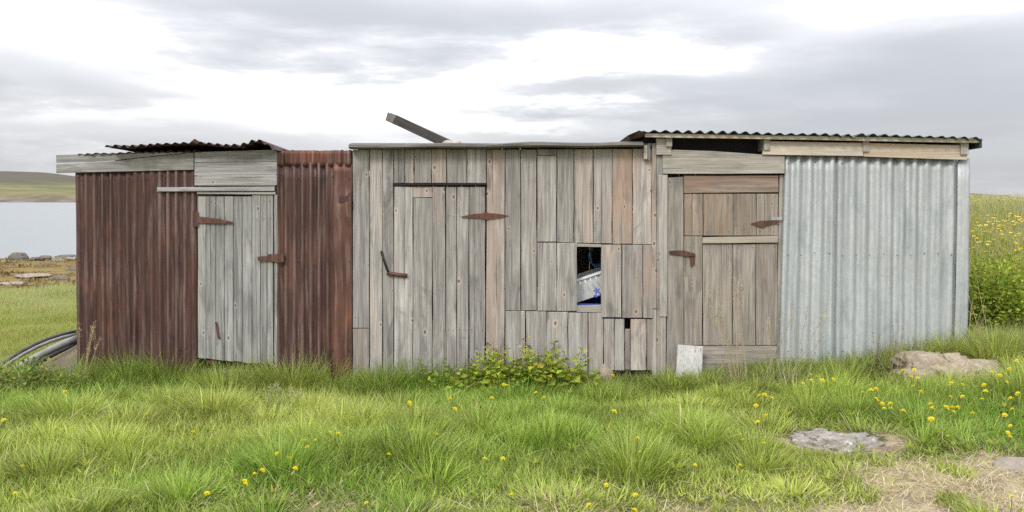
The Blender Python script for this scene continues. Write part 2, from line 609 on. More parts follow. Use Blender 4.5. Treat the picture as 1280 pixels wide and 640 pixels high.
def axis(lo, hi, d0, d1, step, grow=1.22):
    a = list(np.arange(d0, d1 + 1e-6, step))
    s, v = step, d1
    while v < hi:
        s *= grow; v += s; a.append(min(v, hi))
    s, v = step, d0
    while v > lo:
        s *= grow; v -= s; a.insert(0, max(v, lo))
    return np.array(a)


def grid_mesh(name, xs, ys, Z, mat, attrs=None):
    nx, ny = len(xs), len(ys)
    X, Y = np.meshgrid(xs, ys)
    co = np.stack([X, Y, Z], -1).reshape(-1, 3)
    i = np.arange(nx * ny).reshape(ny, nx)
    f = np.stack([i[:-1, :-1], i[:-1, 1:], i[1:, 1:], i[1:, :-1]], -1).reshape(-1, 4)
    me = bpy.data.meshes.new(name)
    me.vertices.add(len(co)); me.vertices.foreach_set('co', co.ravel())
    me.loops.add(f.size); me.loops.foreach_set('vertex_index', f.ravel().astype(np.int32))
    me.polygons.add(len(f))
    me.polygons.foreach_set('loop_start', (np.arange(len(f)) * 4).astype(np.int32))
    me.polygons.foreach_set('use_smooth', np.ones(len(f), bool))
    me.update(calc_edges=True)
    for k, v in (attrs or {}).items():
        a = me.attributes.new(k, 'FLOAT', 'POINT')
        a.data.foreach_set('value', np.asarray(v, np.float32).ravel())
    me.materials.append(mat)
    return me


def ground_mat():
    m, T = new_mat('meadow_ground')
    pos = T.n('ShaderNodeNewGeometry').outputs['Position']
    at = lambda k: (lambda n: n.outputs['Fac'])(T.n('ShaderNodeAttribute', attribute_name=k))
    dry, beach = at('dry'), at('beach')
    n1 = T.noise(pos, 3.0, 7, .65, .4)
    n2 = T.noise(pos, 22, 6, .7)
    n3 = T.noise(pos, 90, 4, .7)
    g = T.mix(T.sm(n1, .35, .65), (.075, .085, .028), (.13, .135, .045))
    g = T.mix(T.m('MULTIPLY', T.sm(n2, .5, .7), .6), g, (.20, .16, .085))
    d = T.mix(T.sm(n2, .35, .65), (.46, .38, .24), (.32, .25, .165))
    d = T.mix(T.m('MULTIPLY', T.sm(n3, .5, .72), .7), d, (.56, .49, .34))
    d = T.mix(T.m('MULTIPLY', T.sm(n1, .50, .64), .75), d, (.17, .13, .10))
    n4 = T.noise(pos, 9, 7, .75, .6)
    d = T.mix(T.m('MULTIPLY', T.sm(n4, .56, .66), .6), d, (.11, .085, .06))
    d = T.mix(T.m('MULTIPLY', T.sm(T.noise(pos, 45, 3, .6), .66, .70), .7), d, (.52, .49, .45))
    w = T.noise(T.map(pos, (.35, 1.0, 1)), 1.3, 8, .72, .5)
    b = T.mix(T.sm(w, .38, .6), (.105, .075, .030), (.235, .175, .07))
    b = T.mix(T.sm(T.noise(T.map(pos, (.25, .9, 1), (5, 3, 0)), 1.1, 5, .6), .62, .68), b, (.30, .27, .23))
    c = T.mix(T.sm(T.m('ADD', dry, T.m('MULTIPLY', T.m('SUBTRACT', n2, .5), .5)), .3, .6), g, d)
    c = T.mix(T.sm(T.m('ADD', beach, T.m('MULTIPLY', T.m('SUBTRACT', n1, .5), .5)), .4, .6), c, b)
    principled(T, c, .95, 0, .1, bump(T, T.m('ADD', n2, T.m('MULTIPLY', n3, .5)), .7, .03))
    return m


def build_setting():
    xs = axis(-1500, 1500, -7, 7, .14)
    ys = axis(-200, 1900, -5.2, 2.2, .14, 1.06)
    X, Y = np.meshgrid(xs, ys)
    Z = terr(X, Y)
    beach = sst(11.6, 14.0, Y + .9 * np.sin(X * .55) + .4 * np.sin(X * 1.7)) * (1 - sst(3, 7.5, X))
    o = link('ground', grid_mesh('ground', xs, ys, Z, ground_mat(), {'dry': dry_mask(X, Y), 'beach': beach}))
    tag(o, kind='structure')
    # sea
    m, T = new_mat('sea_water')
    pos = T.n('ShaderNodeNewGeometry').outputs['Position']
    r1 = T.noise(T.map(pos, (.10, .45, 1)), 1.0, 6, .6)
    r2 = T.noise(T.map(pos, (1.4, 4.0, 1)), 1.0, 4, .6)
    h = T.m('ADD', r1, T.m('MULTIPLY', r2, .35))
    principled(T, (.16, .185, .20), .22, 0, .5, bump(T, h, .22, .16))
    xs = np.array([-1500, -300, -60, -10, 60, 300, 1500.]); ys = np.array([24, 40, 70, 140, 300, 470, 1900.])
    o = link('sea', grid_mesh('sea', xs, ys, np.full((7, 7), -1.1), m))
    tag(o, kind='structure')
    # far shore
    m, T = new_mat('far_shore')
    pos = T.n('ShaderNodeNewGeometry').outputs['Position']
    sp = T.n('ShaderNodeSeparateXYZ', i_0=pos)
    zz = sp.outputs[2]
    n1 = T.noise(T.map(pos, (.010, .03, .03)), 1.0, 8, .6, .3)
    n2 = T.noise(T.map(pos, (.05, .05, .3)), 1.0, 6, .7)
    zn = T.m('ADD', zz, T.m('MULTIPLY', T.m('SUBTRACT', n1, .5), 9.0))
    c = T.mix(T.sm(n2, .35, .65), (.13, .125, .062), (.20, .18, .09))
    c = T.mix(T.m('MULTIPLY', T.sm(n1, .52, .60), .8), c, (.10, .115, .055))
    c = T.mix(T.sm(zn, 9.5, 15), c, (.10, .092, .07))
    shing = T.mix(T.sm(n2, .45, .62), (.13, .105, .085), (.20, .17, .14))
    shing = T.mix(T.sm(T.noise(T.map(pos, (.03, .03, .5), (3, 1, 2)), 1.0, 3, .5), .63, .68), shing, (.45, .42, .37))
    c = T.mix(T.sm(T.m('ADD', zz, T.m('MULTIPLY', T.m('SUBTRACT', n2, .5), 1.2)), 2.2, 1.5), c, shing)
    principled(T, c, .95, 0, .1)
    xs = np.linspace(-1150, 260, 150); ys = np.array([425, 436, 441, 446, 455, 470, 500, 540, 600, 670, 740, 800, 860, 920, 1000, 1100.])
    X, Y = np.meshgrid(xs, ys)
    rid = 20.5 + 3.5 * np.sin(X * .011 + 1.3) + 1.8 * np.sin(X * .027 + Y * .01) + 1.0 * np.sin(X * .061 + .7)
    rid = rid - 9.0 * sst(-430, -760, X) - 8 * sst(-150, 200, X)
    t = (Y - 441) / (880 - 441)
    Z = -1.1 + 3.2 * sst(436, 455, Y) - 2 * (1 - sst(425, 437, Y)) + rid * np.clip(t, 0, 1) ** .85 * (1 - .25 * sst(900, 1100, Y))
    Z = Z + .5 * np.sin(X * .05 + Y * .09) * sst(450, 520, Y)
    o = link('far_shore_hills', grid_mesh('far_shore_hills', xs, ys, Z, m))
    tag(o, kind='structure')
    xs = np.linspace(-2600, 400, 60); ys = np.array([1850, 2000, 2200, 2400, 2700.])
    X, Y = np.meshgrid(xs, ys)
    Z = -3 + (58 + 9 * np.sin(X * .004 + 2) + 5 * np.sin(X * .011)) * sst(1850, 2300, Y)
    mm, T = new_mat('distant_hills')
    pos = T.n('ShaderNodeNewGeometry').outputs['Position']
    principled(T, T.mix(T.noise(pos, .01, 5, .6), (.15, .17, .16), (.19, .20, .18)), .95, 0, .1)
    o = link('distant_hills', grid_mesh('distant_hills', xs, ys, Z, mm))
    tag(o, kind='structure')


build_setting()


# ------------------------------------------------------------------ corrugated sheets
def corrugated(name, parent, y, pts_top, pts_bot, pitch, amp, mat, rows=10, bend=None, wob=.002, phase=0.0, th=.0016):
    """upright sheet: pts_* = (left, right) world points of top and bottom edge; waves run up and down"""
    tl, tr = pts_top; bl, br = pts_bot
    w = (tr - tl).length
    n = max(6, int(w / pitch * 8))
    ph = random.random() * 6 if phase is None else phase
    V, F = [], []
    sd_ = random.random() * 50
    for j in range(rows + 1):
        v = j / rows
        for i in range(n + 1):
            u = i / n
            p = (tl.lerp(tr, u)).lerp(bl.lerp(br, u), v)
            a = amp * (1 + .18 * math.sin(u * 9 + sd_))
            dy = -a * math.sin(2 * math.pi * u * w / pitch + ph)
            nz = mnoise.noise((p.x * 1.7 + sd_, 0, p.z * 1.7)) * .010 + mnoise.noise((p.x * 6 + sd_, 3, p.z * 2)) * .004
            dz = mnoise.noise((p.x * 14 + sd_, 7, 1)) * .006 if j in (0, rows) else 0
            q = Vector((p.x + mnoise.noise((p.x * 3, sd_, p.z * 1.5)) * wob, y + dy + nz, p.z + dz))
            if bend:
                q = bend(q, u, v)
            V.append(q)
    for j in range(rows):
        for i in range(n):
            a = j * (n + 1) + i
            F.append((a, a + n + 1, a + n + 2, a + 1))
    c = (tl + tr + bl + br) / 4
    c.y = y
    o = link(name, mesh(name, [q - c for q in V], F, mat, True), parent, c)
    s = o.modifiers.new('thickness', 'SOLIDIFY')
    s.thickness = th; s.offset = -1
    return o


def roof_sheet(name, parent, xs_z, yf, depth, slope, pitch, amp, mat, rows=7, phase=0.0, jag=.0, curl=0.0):
    """sheet lying on a roof, waves seen end-on from the front; xs_z = [(x, z front edge)...]"""
    xs = [a for a, _ in xs_z]; zs = [b for _, b in xs_z]
    w = xs[-1] - xs[0]
    n = int(w / pitch * 10)
    V, F = [], []
    s0 = random.random() * 30
    for j in range(rows + 1):
        v = j / rows
        for i in range(n + 1):
            x = xs[0] + w * i / n
            z = float(np.interp(x, xs, zs)) * (1 - v * .6) + (sum(zs) / len(zs)) * v * .6
            z += amp * math.sin(2 * math.pi * (x - xs[0]) / pitch + phase) * (1 + .25 * math.sin(x * 5 + s0))
            y = yf + depth * v + (mnoise.noise((x * 9, s0, 0)) * jag if j == 0 else 0)
            z += slope * depth * v + mnoise.noise((x * 2, y * 2, s0)) * .008 + curl * max(0, 1 - v * 5)
            V.append(Vector((x, y, z)))
    for j in range(rows):
        for i in range(n):
            a = j * (n + 1) + i
            F.append((a, a + 1, a + n + 2, a + n + 1))
    c = Vector((xs[0] + w / 2, yf, sum(zs) / len(zs)))
    o = link(name, mesh(name, [q - c for q in V], F, mat, True), parent, c)
    s = o.modifiers.new('thickness', 'SOLIDIFY')
    s.thickness = .0025; s.offset = 0
    return o


def strap(name, pts, y, th, mat, parent):
    """flat iron outline (photo pixels in the wall plane) with thickness"""
    w = [P(a, b, y) for a, b in pts]
    c = sum(w, Vector()) / len(w)
    n = len(w)
    V = [(p.x - c.x, 0, p.z - c.z) for p in w] + [(p.x - c.x, th, p.z - c.z) for p in w]
    F = [tuple(range(n)), tuple(reversed(range(n, 2 * n)))] + [(i, n + i, n + (i + 1) % n, (i + 1) % n) for i in range(n)]
    me = mesh(name, V, F, mat)
    bm = bmesh.new(); bm.from_mesh(me); bmesh.ops.recalc_face_normals(bm, faces=bm.faces); bm.to_mesh(me); bm.free()
    return link(name, me, parent, (c.x, y, c.z))


NAILS = {}


def nail(shed, px, py, y, r=.0042):
    p = P(px + random.uniform(-.6, .6), py + random.uniform(-.6, .6), y)
    NAILS.setdefault(shed, []).append((p, r))


def build_nails():
    for shed, L in NAILS.items():
        V, F = [], []
        o = WL[shed]
        for p, r in L:
            b = len(V)
            for k in range(6):
                t = math.pi * k / 3
                V.append(Vector((p.x + r * math.cos(t), p.y + .004, p.z + r * math.sin(t))) - o)
            V.append(Vector((p.x, p.y - .003, p.z)) - o)
            for k in range(6):
                F.append((b + k, b + (k + 1) % 6, b + 6))
        tag(link('nails', mesh('nails', V, F, M['blackiron']), shed, o), kind='stuff')


def side_wall(shed, x, y0, y1, zb, zt0, zt1, mat, n=12, name='wall_board', th=.022):
    """boarded wall running front to back"""
    for k in range(n):
        a, b = y0 + (y1 - y0) * k / n, y0 + (y1 - y0) * (k + 1) / n - .004
        z = zt0 + (zt1 - zt0) * (k + .5) / n
        me = box_me(name, th, b - a, z - zb, mat, .002)
        link(name, me, shed, (x + random.uniform(-.002, .002), (a + b) / 2, (z + zb) / 2))


def back_wall(shed, x0, x1, y, zb, zt, mat, n=14, name='wall_board'):
    for k in range(n):
        a, b = x0 + (x1 - x0) * k / n, x0 + (x1 - x0) * (k + 1) / n - .004
        link(name, box_me(name, b - a, .022, zt - zb, mat, .002), shed, ((a + b) / 2, y + random.uniform(-.002, .002), (zt + zb) / 2))


def door(shed, x0, x1, y0, y1, y, mat, ledges):
    """door = the ledges behind the boards; boards and iron are its children"""
    c = (P(x0, y0, y) + P(x1, y1, y)) / 2
    out = [(x0 + 2, ledges[0][0])]
    for k, (a, b) in enumerate(ledges):
        out += [(x1 - 2, a), (x1 - 2, b)]
        if k < len(ledges) - 1:
            out += [(x0 + 12, b), (x0 + 12, ledges[k + 1][0])]
    out.append((x0 + 2, ledges[-1][1]))
    w = [P(*q, y) for q in out]
    n = len(w)
    V = [(p.x - c.x, .028, p.z - c.z) for p in w] + [(p.x - c.x, .055, p.z - c.z) for p in w]
    F = [tuple(range(n)), tuple(reversed(range(n, 2 * n)))] + [(i, n + i, n + (i + 1) % n, (i + 1) % n) for i in range(n)]
    return link('door', mesh('door', V, F, mat), shed, (c.x, y, c.z))


# ------------------------------------------------------------------ left: rusty corrugated shed
def rust_shed():
    p0 = P(266, 473)
    S = empty('corrugated_shed', (p0.x, 0, 0), 'rust-red corrugated iron shed with grey plank door, left of the row', 'shed')
    A = lambda px, py: P(px, py, 0)
    zb = -.18
    xl = A(93.5, 300).x
    top = lambda px: A(px, 206)

    def dn(px, lean=0):
        v = A(px, 474); return Vector((v.x + lean, 0, zb))

    def tear(q, u, v):           # torn and curled edge of the overlapping sheet
        k = math.exp(-((v - .72) / .13) ** 2) * math.exp(-(u / .07) ** 2)
        return q + Vector((.018 * k, -.035 * k, 0))
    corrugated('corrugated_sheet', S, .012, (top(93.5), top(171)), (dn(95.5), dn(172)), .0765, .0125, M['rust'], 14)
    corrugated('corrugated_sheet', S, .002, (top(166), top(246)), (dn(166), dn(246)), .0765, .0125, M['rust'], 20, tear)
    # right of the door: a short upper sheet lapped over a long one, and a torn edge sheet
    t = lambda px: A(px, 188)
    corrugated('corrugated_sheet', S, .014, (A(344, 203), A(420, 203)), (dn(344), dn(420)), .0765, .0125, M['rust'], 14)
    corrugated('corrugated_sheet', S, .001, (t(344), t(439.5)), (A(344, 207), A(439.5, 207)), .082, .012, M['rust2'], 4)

    def dent(q, u, v):
        k = math.exp(-((v - .17) / .05) ** 2) * u
        return q + Vector((0, -.03 * k + .004 * math.sin(v * 60) * k, .01 * k))
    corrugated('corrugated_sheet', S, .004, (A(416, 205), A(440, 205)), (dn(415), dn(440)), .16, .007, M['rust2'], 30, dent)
    strap('torn_flap', ((419, 248), (426, 244), (432, 246), (438, 240), (439, 250), (431, 252), (424, 254)), -.022, .003, M['rust'], S)
    for py in (222, 330, 440):
        for px in list(range(99, 244, 21)) + list(range(352, 438, 21)):
            nail(S, px, py + random.uniform(-3, 3), -.012, .0065)
    # left side and back
    xs_ = A(93.5, 300).x + .004
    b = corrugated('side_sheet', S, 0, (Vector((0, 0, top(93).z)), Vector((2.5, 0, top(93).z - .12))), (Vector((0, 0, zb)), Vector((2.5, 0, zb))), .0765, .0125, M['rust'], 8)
    b.rotation_euler = (0, 0, R(90)); b.location = Vector((xs_, 1.27, (top(93).z + zb) / 2 - .03)) - WL[S]
    back_wall(S, xl + .02, A(440, 300).x - .02, 2.5, zb, top(93).z - .16, M['grey'], 12)
    side_wall(S, A(440, 300).x - .03, .04, 2.48, zb, 1.95, 1.85, M['grey'], 10)
    # corner stub and sill
    board('corner_post', (97, 107, 476, 492), .03, .09, M['dirty'], S)
    board('door_sill', ((245, 463), (345, 463), (345, 473), (245, 473)), .05, .12, M['silver'], S, 'h')
    # fascia boards: one board split along its length
    w = M['silver']
    board('fascia_board', ((70, 205.2), (165, 200.3), (242, 190.3), (242, 212.0)), -.022, .024, w, S, 'h') if False else None
    board_poly('fascia_board', ((70, 205.5), (110, 203.2), (150, 200.6), (200, 194.8), (242, 190.8), (242, 212.2), (160, 214.3), (70, 216.3)), -.024, .024, w, S)
    board_poly('fascia_board', ((70, 193.8), (110, 192.3), (170, 190.6), (241, 189.8), (200, 194.0), (150, 199.8), (110, 202.4), (70, 203.2)), -.0215, .024, w, S)
    board('lintel_board', ((243, 190.2), (346, 187.2), (346, 202.0), (243, 202.8)), -.024, .022, w, S, 'h')
    board('lintel_board', ((243, 203.2), (346, 202.4), (346, 218.6), (243, 219.6)), -.022, .022, w, S, 'h')
    board('lintel_board', ((243, 220.0), (346, 219.0), (346, 231.3), (243, 231.9)), -.025, .022, w, S, 'h')
    board('batten', ((196, 234.0), (343, 233.2), (343, 238.6), (196, 239.6)), -.035, .028, w, S, 'h')
    board('door_head', ((246, 240.2), (344, 239.6), (344, 243.2), (246, 242.4)), -.02, .03, M['dirty'], S, 'h')
    board('door_jamb', (342.8, 346.5, 243.5, 472), -.012, .05, w, S)
    # door
    yd = -.006
    D = door(S, 247, 342, 243, 455, yd, M['dirty'], ((262, 284), (400, 424)))
    ed = [247, 257.3, 269.7, 280.7, 291.5, 302.6, 314.8, 325.4, 333.8, 341.6]
    bt = lambda x: 447.5 + (x - 247) * .098 + random.uniform(-.6, .6)
    for a, b_ in zip(ed[:-1], ed[1:]):
        ty = 243.8 if a > 310 else 245.6
        board('plank', ((a + .25, ty), (b_ - .25, ty), (b_ - .25, bt(b_)), (a + .25, bt(a))), yd + random.uniform(-.003, .003), .025, w, D, seg=5, jit=.0015)
        for yy in (252, 273, 410):
            nail(S, (a + b_) / 2, yy, yd - .002)
    h = strap('hinge', ((241, 264), (247, 264), (247.5, 270.5), (272, 273.3), (291, 277.6), (291, 279.4), (272, 279.2), (247.5, 278.5), (247, 283), (241, 283.5)), -.03, .008, M['iron'], D)
    for px, py in ((253, 274.5), (263, 275.3), (274, 276.4), (284, 278)):
        nail(S, px, py, -.032, .006)
    strap('latch', ((322, 321), (335, 319.6), (335, 317.8), (355, 317.5), (355, 327.5), (347, 328), (335, 325.4), (322, 325.8)), -.035, .012, M['iron'], D)
    strap('bolt', ((268.6, 402.5), (271, 402.5), (274.8, 423.5), (272.3, 424)), -.022, .008, M['iron'], D)
    strap('iron_plate', ((258, 450.5), (271, 451.5), (271, 455.5), (258, 455)), -.012, .006, M['iron'], D)
    # roof sheets
    prof = [(131, 183.5), (143, 182.5), (160, 183), (185, 181), (210, 180), (235, 178.8), (252, 178.5), (280, 181.5), (300, 182), (309, 178.5),
            (318, 175.8), (328, 177), (336, 182.5), (344, 187.5)]
    yf = -.20
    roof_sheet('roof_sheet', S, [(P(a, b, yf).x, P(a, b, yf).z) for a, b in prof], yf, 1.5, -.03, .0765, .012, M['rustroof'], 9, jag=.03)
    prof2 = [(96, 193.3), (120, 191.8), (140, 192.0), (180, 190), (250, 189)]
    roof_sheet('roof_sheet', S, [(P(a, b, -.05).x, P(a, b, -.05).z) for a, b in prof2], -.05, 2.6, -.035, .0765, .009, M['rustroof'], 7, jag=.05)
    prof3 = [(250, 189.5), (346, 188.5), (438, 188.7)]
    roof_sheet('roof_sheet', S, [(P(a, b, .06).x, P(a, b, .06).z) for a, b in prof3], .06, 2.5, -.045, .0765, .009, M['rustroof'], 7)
    strap('bent_tin', ((238, 177.5), (243, 173.5), (247, 176.0), (252, 178), (247, 179.5)), -.18, .02, M['rustroof'], S)
    return S


def board_poly(name, pts, y, th, mat, parent, grain='h', cham=.003):
    w = [P(a, b, y) for a, b in pts]
    c = sum(w, Vector()) / len(w)
    n = len(w)
    hw = max(abs(p.x - c.x) for p in w); hh = max(abs(p.z - c.z) for p in w)
    V = []
    for fy, s_ in ((0, 1), (cham, 0), (th, 0)):
        for p in w:
            lx = (p.x - c.x) * (1 - s_ * cham / hw); lz = (p.z - c.z) * (1 - s_ * cham / hh)
            V.append((lx, fy, lz) if grain == 'v' else (-lz, fy, lx))
    F = [tuple(range(n)), tuple(reversed(range(2 * n, 3 * n)))]
    for k in range(2):
        F += [(k * n + i, (k + 1) * n + i, (k + 1) * n + (i + 1) % n, k * n + (i + 1) % n) for i in range(n)]
    me = mesh(name, V, F, mat)
    bm = bmesh.new(); bm.from_mesh(me); bmesh.ops.recalc_face_normals(bm, faces=bm.faces); bm.to_mesh(me); bm.free()
    return link(name, me, parent, (c.x, y, c.z), None if grain == 'v' else (0, R(90), 0))


# ------------------------------------------------------------------ middle: grey plank shed
def plank_shed():
    S = empty('plank_shed', (P(632, 473).x, 0, 0), 'low shed of weathered grey upright planks with a small square opening, middle of the row', 'shed')
    g = M['grey']
    pinkish = wood_mat('pale_pink_plank', (.47, .43, .39), (.31, .28, .255), (.40, .26, .19), .5, .1, 1.0, .35)

    def pl(x0, x1, y0, y1, mat=g, parent=S, y=None, nails=True, gap=.45, **kw):
        yy = (random.uniform(-.007, .005) if y is None else y)
        o = board('plank', ((x0 + gap, y0), (x1 - gap, y0 + random.uniform(-.3, .3)), (x1 - gap, y1 + random.uniform(-.4, .4)), (x0 + gap, y1)), yy, .024, mat, parent, seg=5, jit=.0034, **kw)
        o.rotation_euler = (0, random.gauss(0, .0016), random.gauss(0, .020))
        if nails:
            for px in (x0 + 3.2, x1 - 3.2):
                nail(S, px, y0 + 5, yy - .001)
                if y1 < 440:
                    nail(S, px, y1 - 4, yy - .001)
        return o
    B = 492           # below the grass
    pl(440.5, 461.8, 187, 410)
    pl(440.5, 461.8, 411, B)
    pl(461.8, 478.2, 187, B)
    pl(478.2, 492, 187, B)
    for a, b in ((492, 506), (506, 517.5), (517.5, 539.4), (539.4, 558), (558, 583.7), (583.7, 607.8)):
        pl(a, b, 186.5, 228.8)
    board('door_head', ((491, 229.3), (607.5, 228.6), (607.5, 231.4), (491, 232.2)), -.022, .03, M['blackiron'], S, 'h')
    D = door(S, 492, 607, 232, 480, .002, M['dirty'], ((262, 280), (400, 420)))
    de = [492.3, 516, 540.5, 557.2, 570.8, 586.2, 606.8]
    for i, (a, b) in enumerate(zip(de[:-1], de[1:])):
        if i == 1:
            pl(a - 1, b, 233.5, 247, parent=D, nails=True)
            pl(a, b, 247.5, B - 3, parent=D, nails=False)
        else:
            pl(a, b, 233.5, B - 3, parent=D, nails=False)
        for yy in (270, 412):
            nail(S, a + 4, yy, -.005); nail(S, b - 4, yy + 1, -.005)
    strap('hinge', ((577, 270.5), (592, 267.5), (605, 266.5), (608, 265), (611, 266.5), (622, 267), (636, 269.6), (622, 272.4), (611, 273.6), (608, 275), (605, 273.6), (592, 272.6), (577, 271.8)), -.013, .008, M['iron'], D)
    for px in (583, 592, 600, 616, 624, 630):
        nail(S, px, 270, -.015, .006)
    q = [P(476.5, 314, -.016), P(480, 326, -.03), P(483.5, 336, -.03), P(486.5, 343, -.02)]
    tube('handle', q, .0105, M['blackiron'], D, 7)
    q = [P(484, 341.5, -.02), P(495, 343, -.028), P(503, 344, -.026), P(508.5, 344.8, -.014)]
    tube('latch', q, [.019, .018, .018, .021], M['iron'], D, 8)
    # right of the door
    pl(607.6, 631.4, 186.8, B)
    pl(631.4, 650.8, 186.8, 388)
    pl(650.8, 671.2, 186.8, 388)
    board('plank', (671.3, 695.5, 186.5, 194), .006, .02, M['redwood'], S)
    pl(671.2, 696, 194.6, 302.2)
    pl(696, 717.4, 186.6, 303)
    pl(717.4, 741.6, 186.5, 303.6)
    pl(741.6, 765.4, 186.4, 304.2)
    pl(765.4, 790.4, 186.2, 305, pinkish)
    pl(790.4, 815, 186, 305.4)
    # second row round the opening
    pl(671.4, 696, 303.4, 388.6)
    pl(696, 721.6, 303.8, 389)
    pl(751.4, 777, 306, 396.6, y=-.012)
    pl(777, 803.6, 306, 397.4, y=-.010)
    pl(803.6, 816.6, 306, 397.6, y=-.013)
    board('opening_head', ((720, 304.2), (752, 305), (752, 309), (720, 308.4)), .010, .03, M['dirty'], S, 'h')
    board('opening_sill', ((720, 382.5), (754, 381.5), (754, 391.5), (720, 390)), .004, .06, pinkish, S, 'h')
    # bottom row
    for a, b, c, mt in ((631.6, 657, 389, g), (657, 683.5, 389.4, g), (683.5, 710, 390.2, g), (710, 735, 391, g), (735, 754.6, 391.6, pinkish),
                        (754.6, 768, 398.6, g), (768, 781, 398.8, g), (788, 808, 399, g), (808, 817.6, 399, g)):
        pl(a, b, c, 463 if a > 754 else (470 if a > 734 else B), mt)
    pl(781, 788, 411.5, 462, g, nails=False)
    # battens at the right corner
    board('batten', (815, 820.6, 179, 386), -.016, .026, g, S)
    board('batten', (815.6, 820.6, 386.6, 484), -.006, .026, M['dirty'], S)
    board('batten', (820.8, 828.0, 195, 325), -.010, .03, M['silver'], S)
    board('batten', (820.8, 826.5, 325.5, 484), -.004, .03, g, S)
    board('bracket', (805, 809.3, 181, 199), -.06, .06, M['tan'], S)
    board('bracket', (809.5, 813, 179, 200.5), -.05, .05, M['roofgrey'], S)
    # roof edge: a split, rounded slab
    n = 26
    V, F = [], []
    pa, pb = P(436, 182.8, -.14), P(804, 179.6, -.14)
    c = (pa + pb) / 2
    prof = [(-.07, -.010), (-.055, -.020), (0, -.024), (.10, -.022), (.14, -.016), (.14, .016), (.05, .024), (-.04, .021), (-.068, .010)]
    for i in range(n + 1):
        p = pa.lerp(pb, i / n)
        dz = mnoise.noise((p.x * 2.2, 0, 0)) * .010
        k = 1 + mnoise.noise((p.x * 3, 5, 0)) * .25
        for a, b in prof:
            V.append(((b * k + dz + p.z - c.z) * -1, a + mnoise.noise((p.x * 4, b * 30, 2)) * .012 + .06, p.x - c.x))
    m_ = len(prof)
    for i in range(n):
        for k in range(m_):
            F.append((i * m_ + k, i * m_ + (k + 1) % m_, (i + 1) * m_ + (k + 1) % m_, (i + 1) * m_ + k))
    F += [tuple(range(m_)), tuple(n * m_ + k for k in reversed(range(m_)))]
    me = mesh('roof_edge', V, F, M['oldtimber'])
    bm = bmesh.new(); bm.from_mesh(me); bmesh.ops.recalc_face_normals(bm, faces=bm.faces); bm.to_mesh(me); bm.free()
    link('roof_edge', me, S, (c.x, -.14, c.z), (0, R(90), 0))
    # roof boards front to back
    xa, xb = P(440, 300).x, P(815, 300).x
    zt = P(620, 184).z
    nb = 16
    for k in range(nb):
        x0, x1 = xa + (xb - xa) * k / nb, xa + (xb - xa) * (k + 1) / nb - .004
        link('roof_board', box_me('roof_board', x1 - x0, 2.7, .022, M['roofgrey'], .002), S, ((x0 + x1) / 2, 1.33, zt - .045), (R(-3), 0, 0))
    back_wall(S, xa, xb, 2.62, -.1, zt - .105, g, 16)
    board('rail', (631, 720, 380, 398), .028, .05, M['dirty'], S, 'h')
    board('rail', (753, 818, 388, 404), .028, .05, M['dirty'], S, 'h') if False else None
    board('rail', (631, 818, 292, 303.5), .028, .05, M['dirty'], S, 'h')
    board('rail', (441, 818, 187, 200), .028, .05, M['dirty'], S, 'h')
    side_wall(S, xb + .02, .06, 2.6, -.1, zt - .03, zt - .14, g, 10)
    # floor
    for k in range(10):
        y0 = .1 + k * .25
        link('floor_board', box_me('floor_board', xb - xa - .1, .245, .03, M['dirty'], .002), S, ((xa + xb) / 2, y0 + .12, .045))
    return S


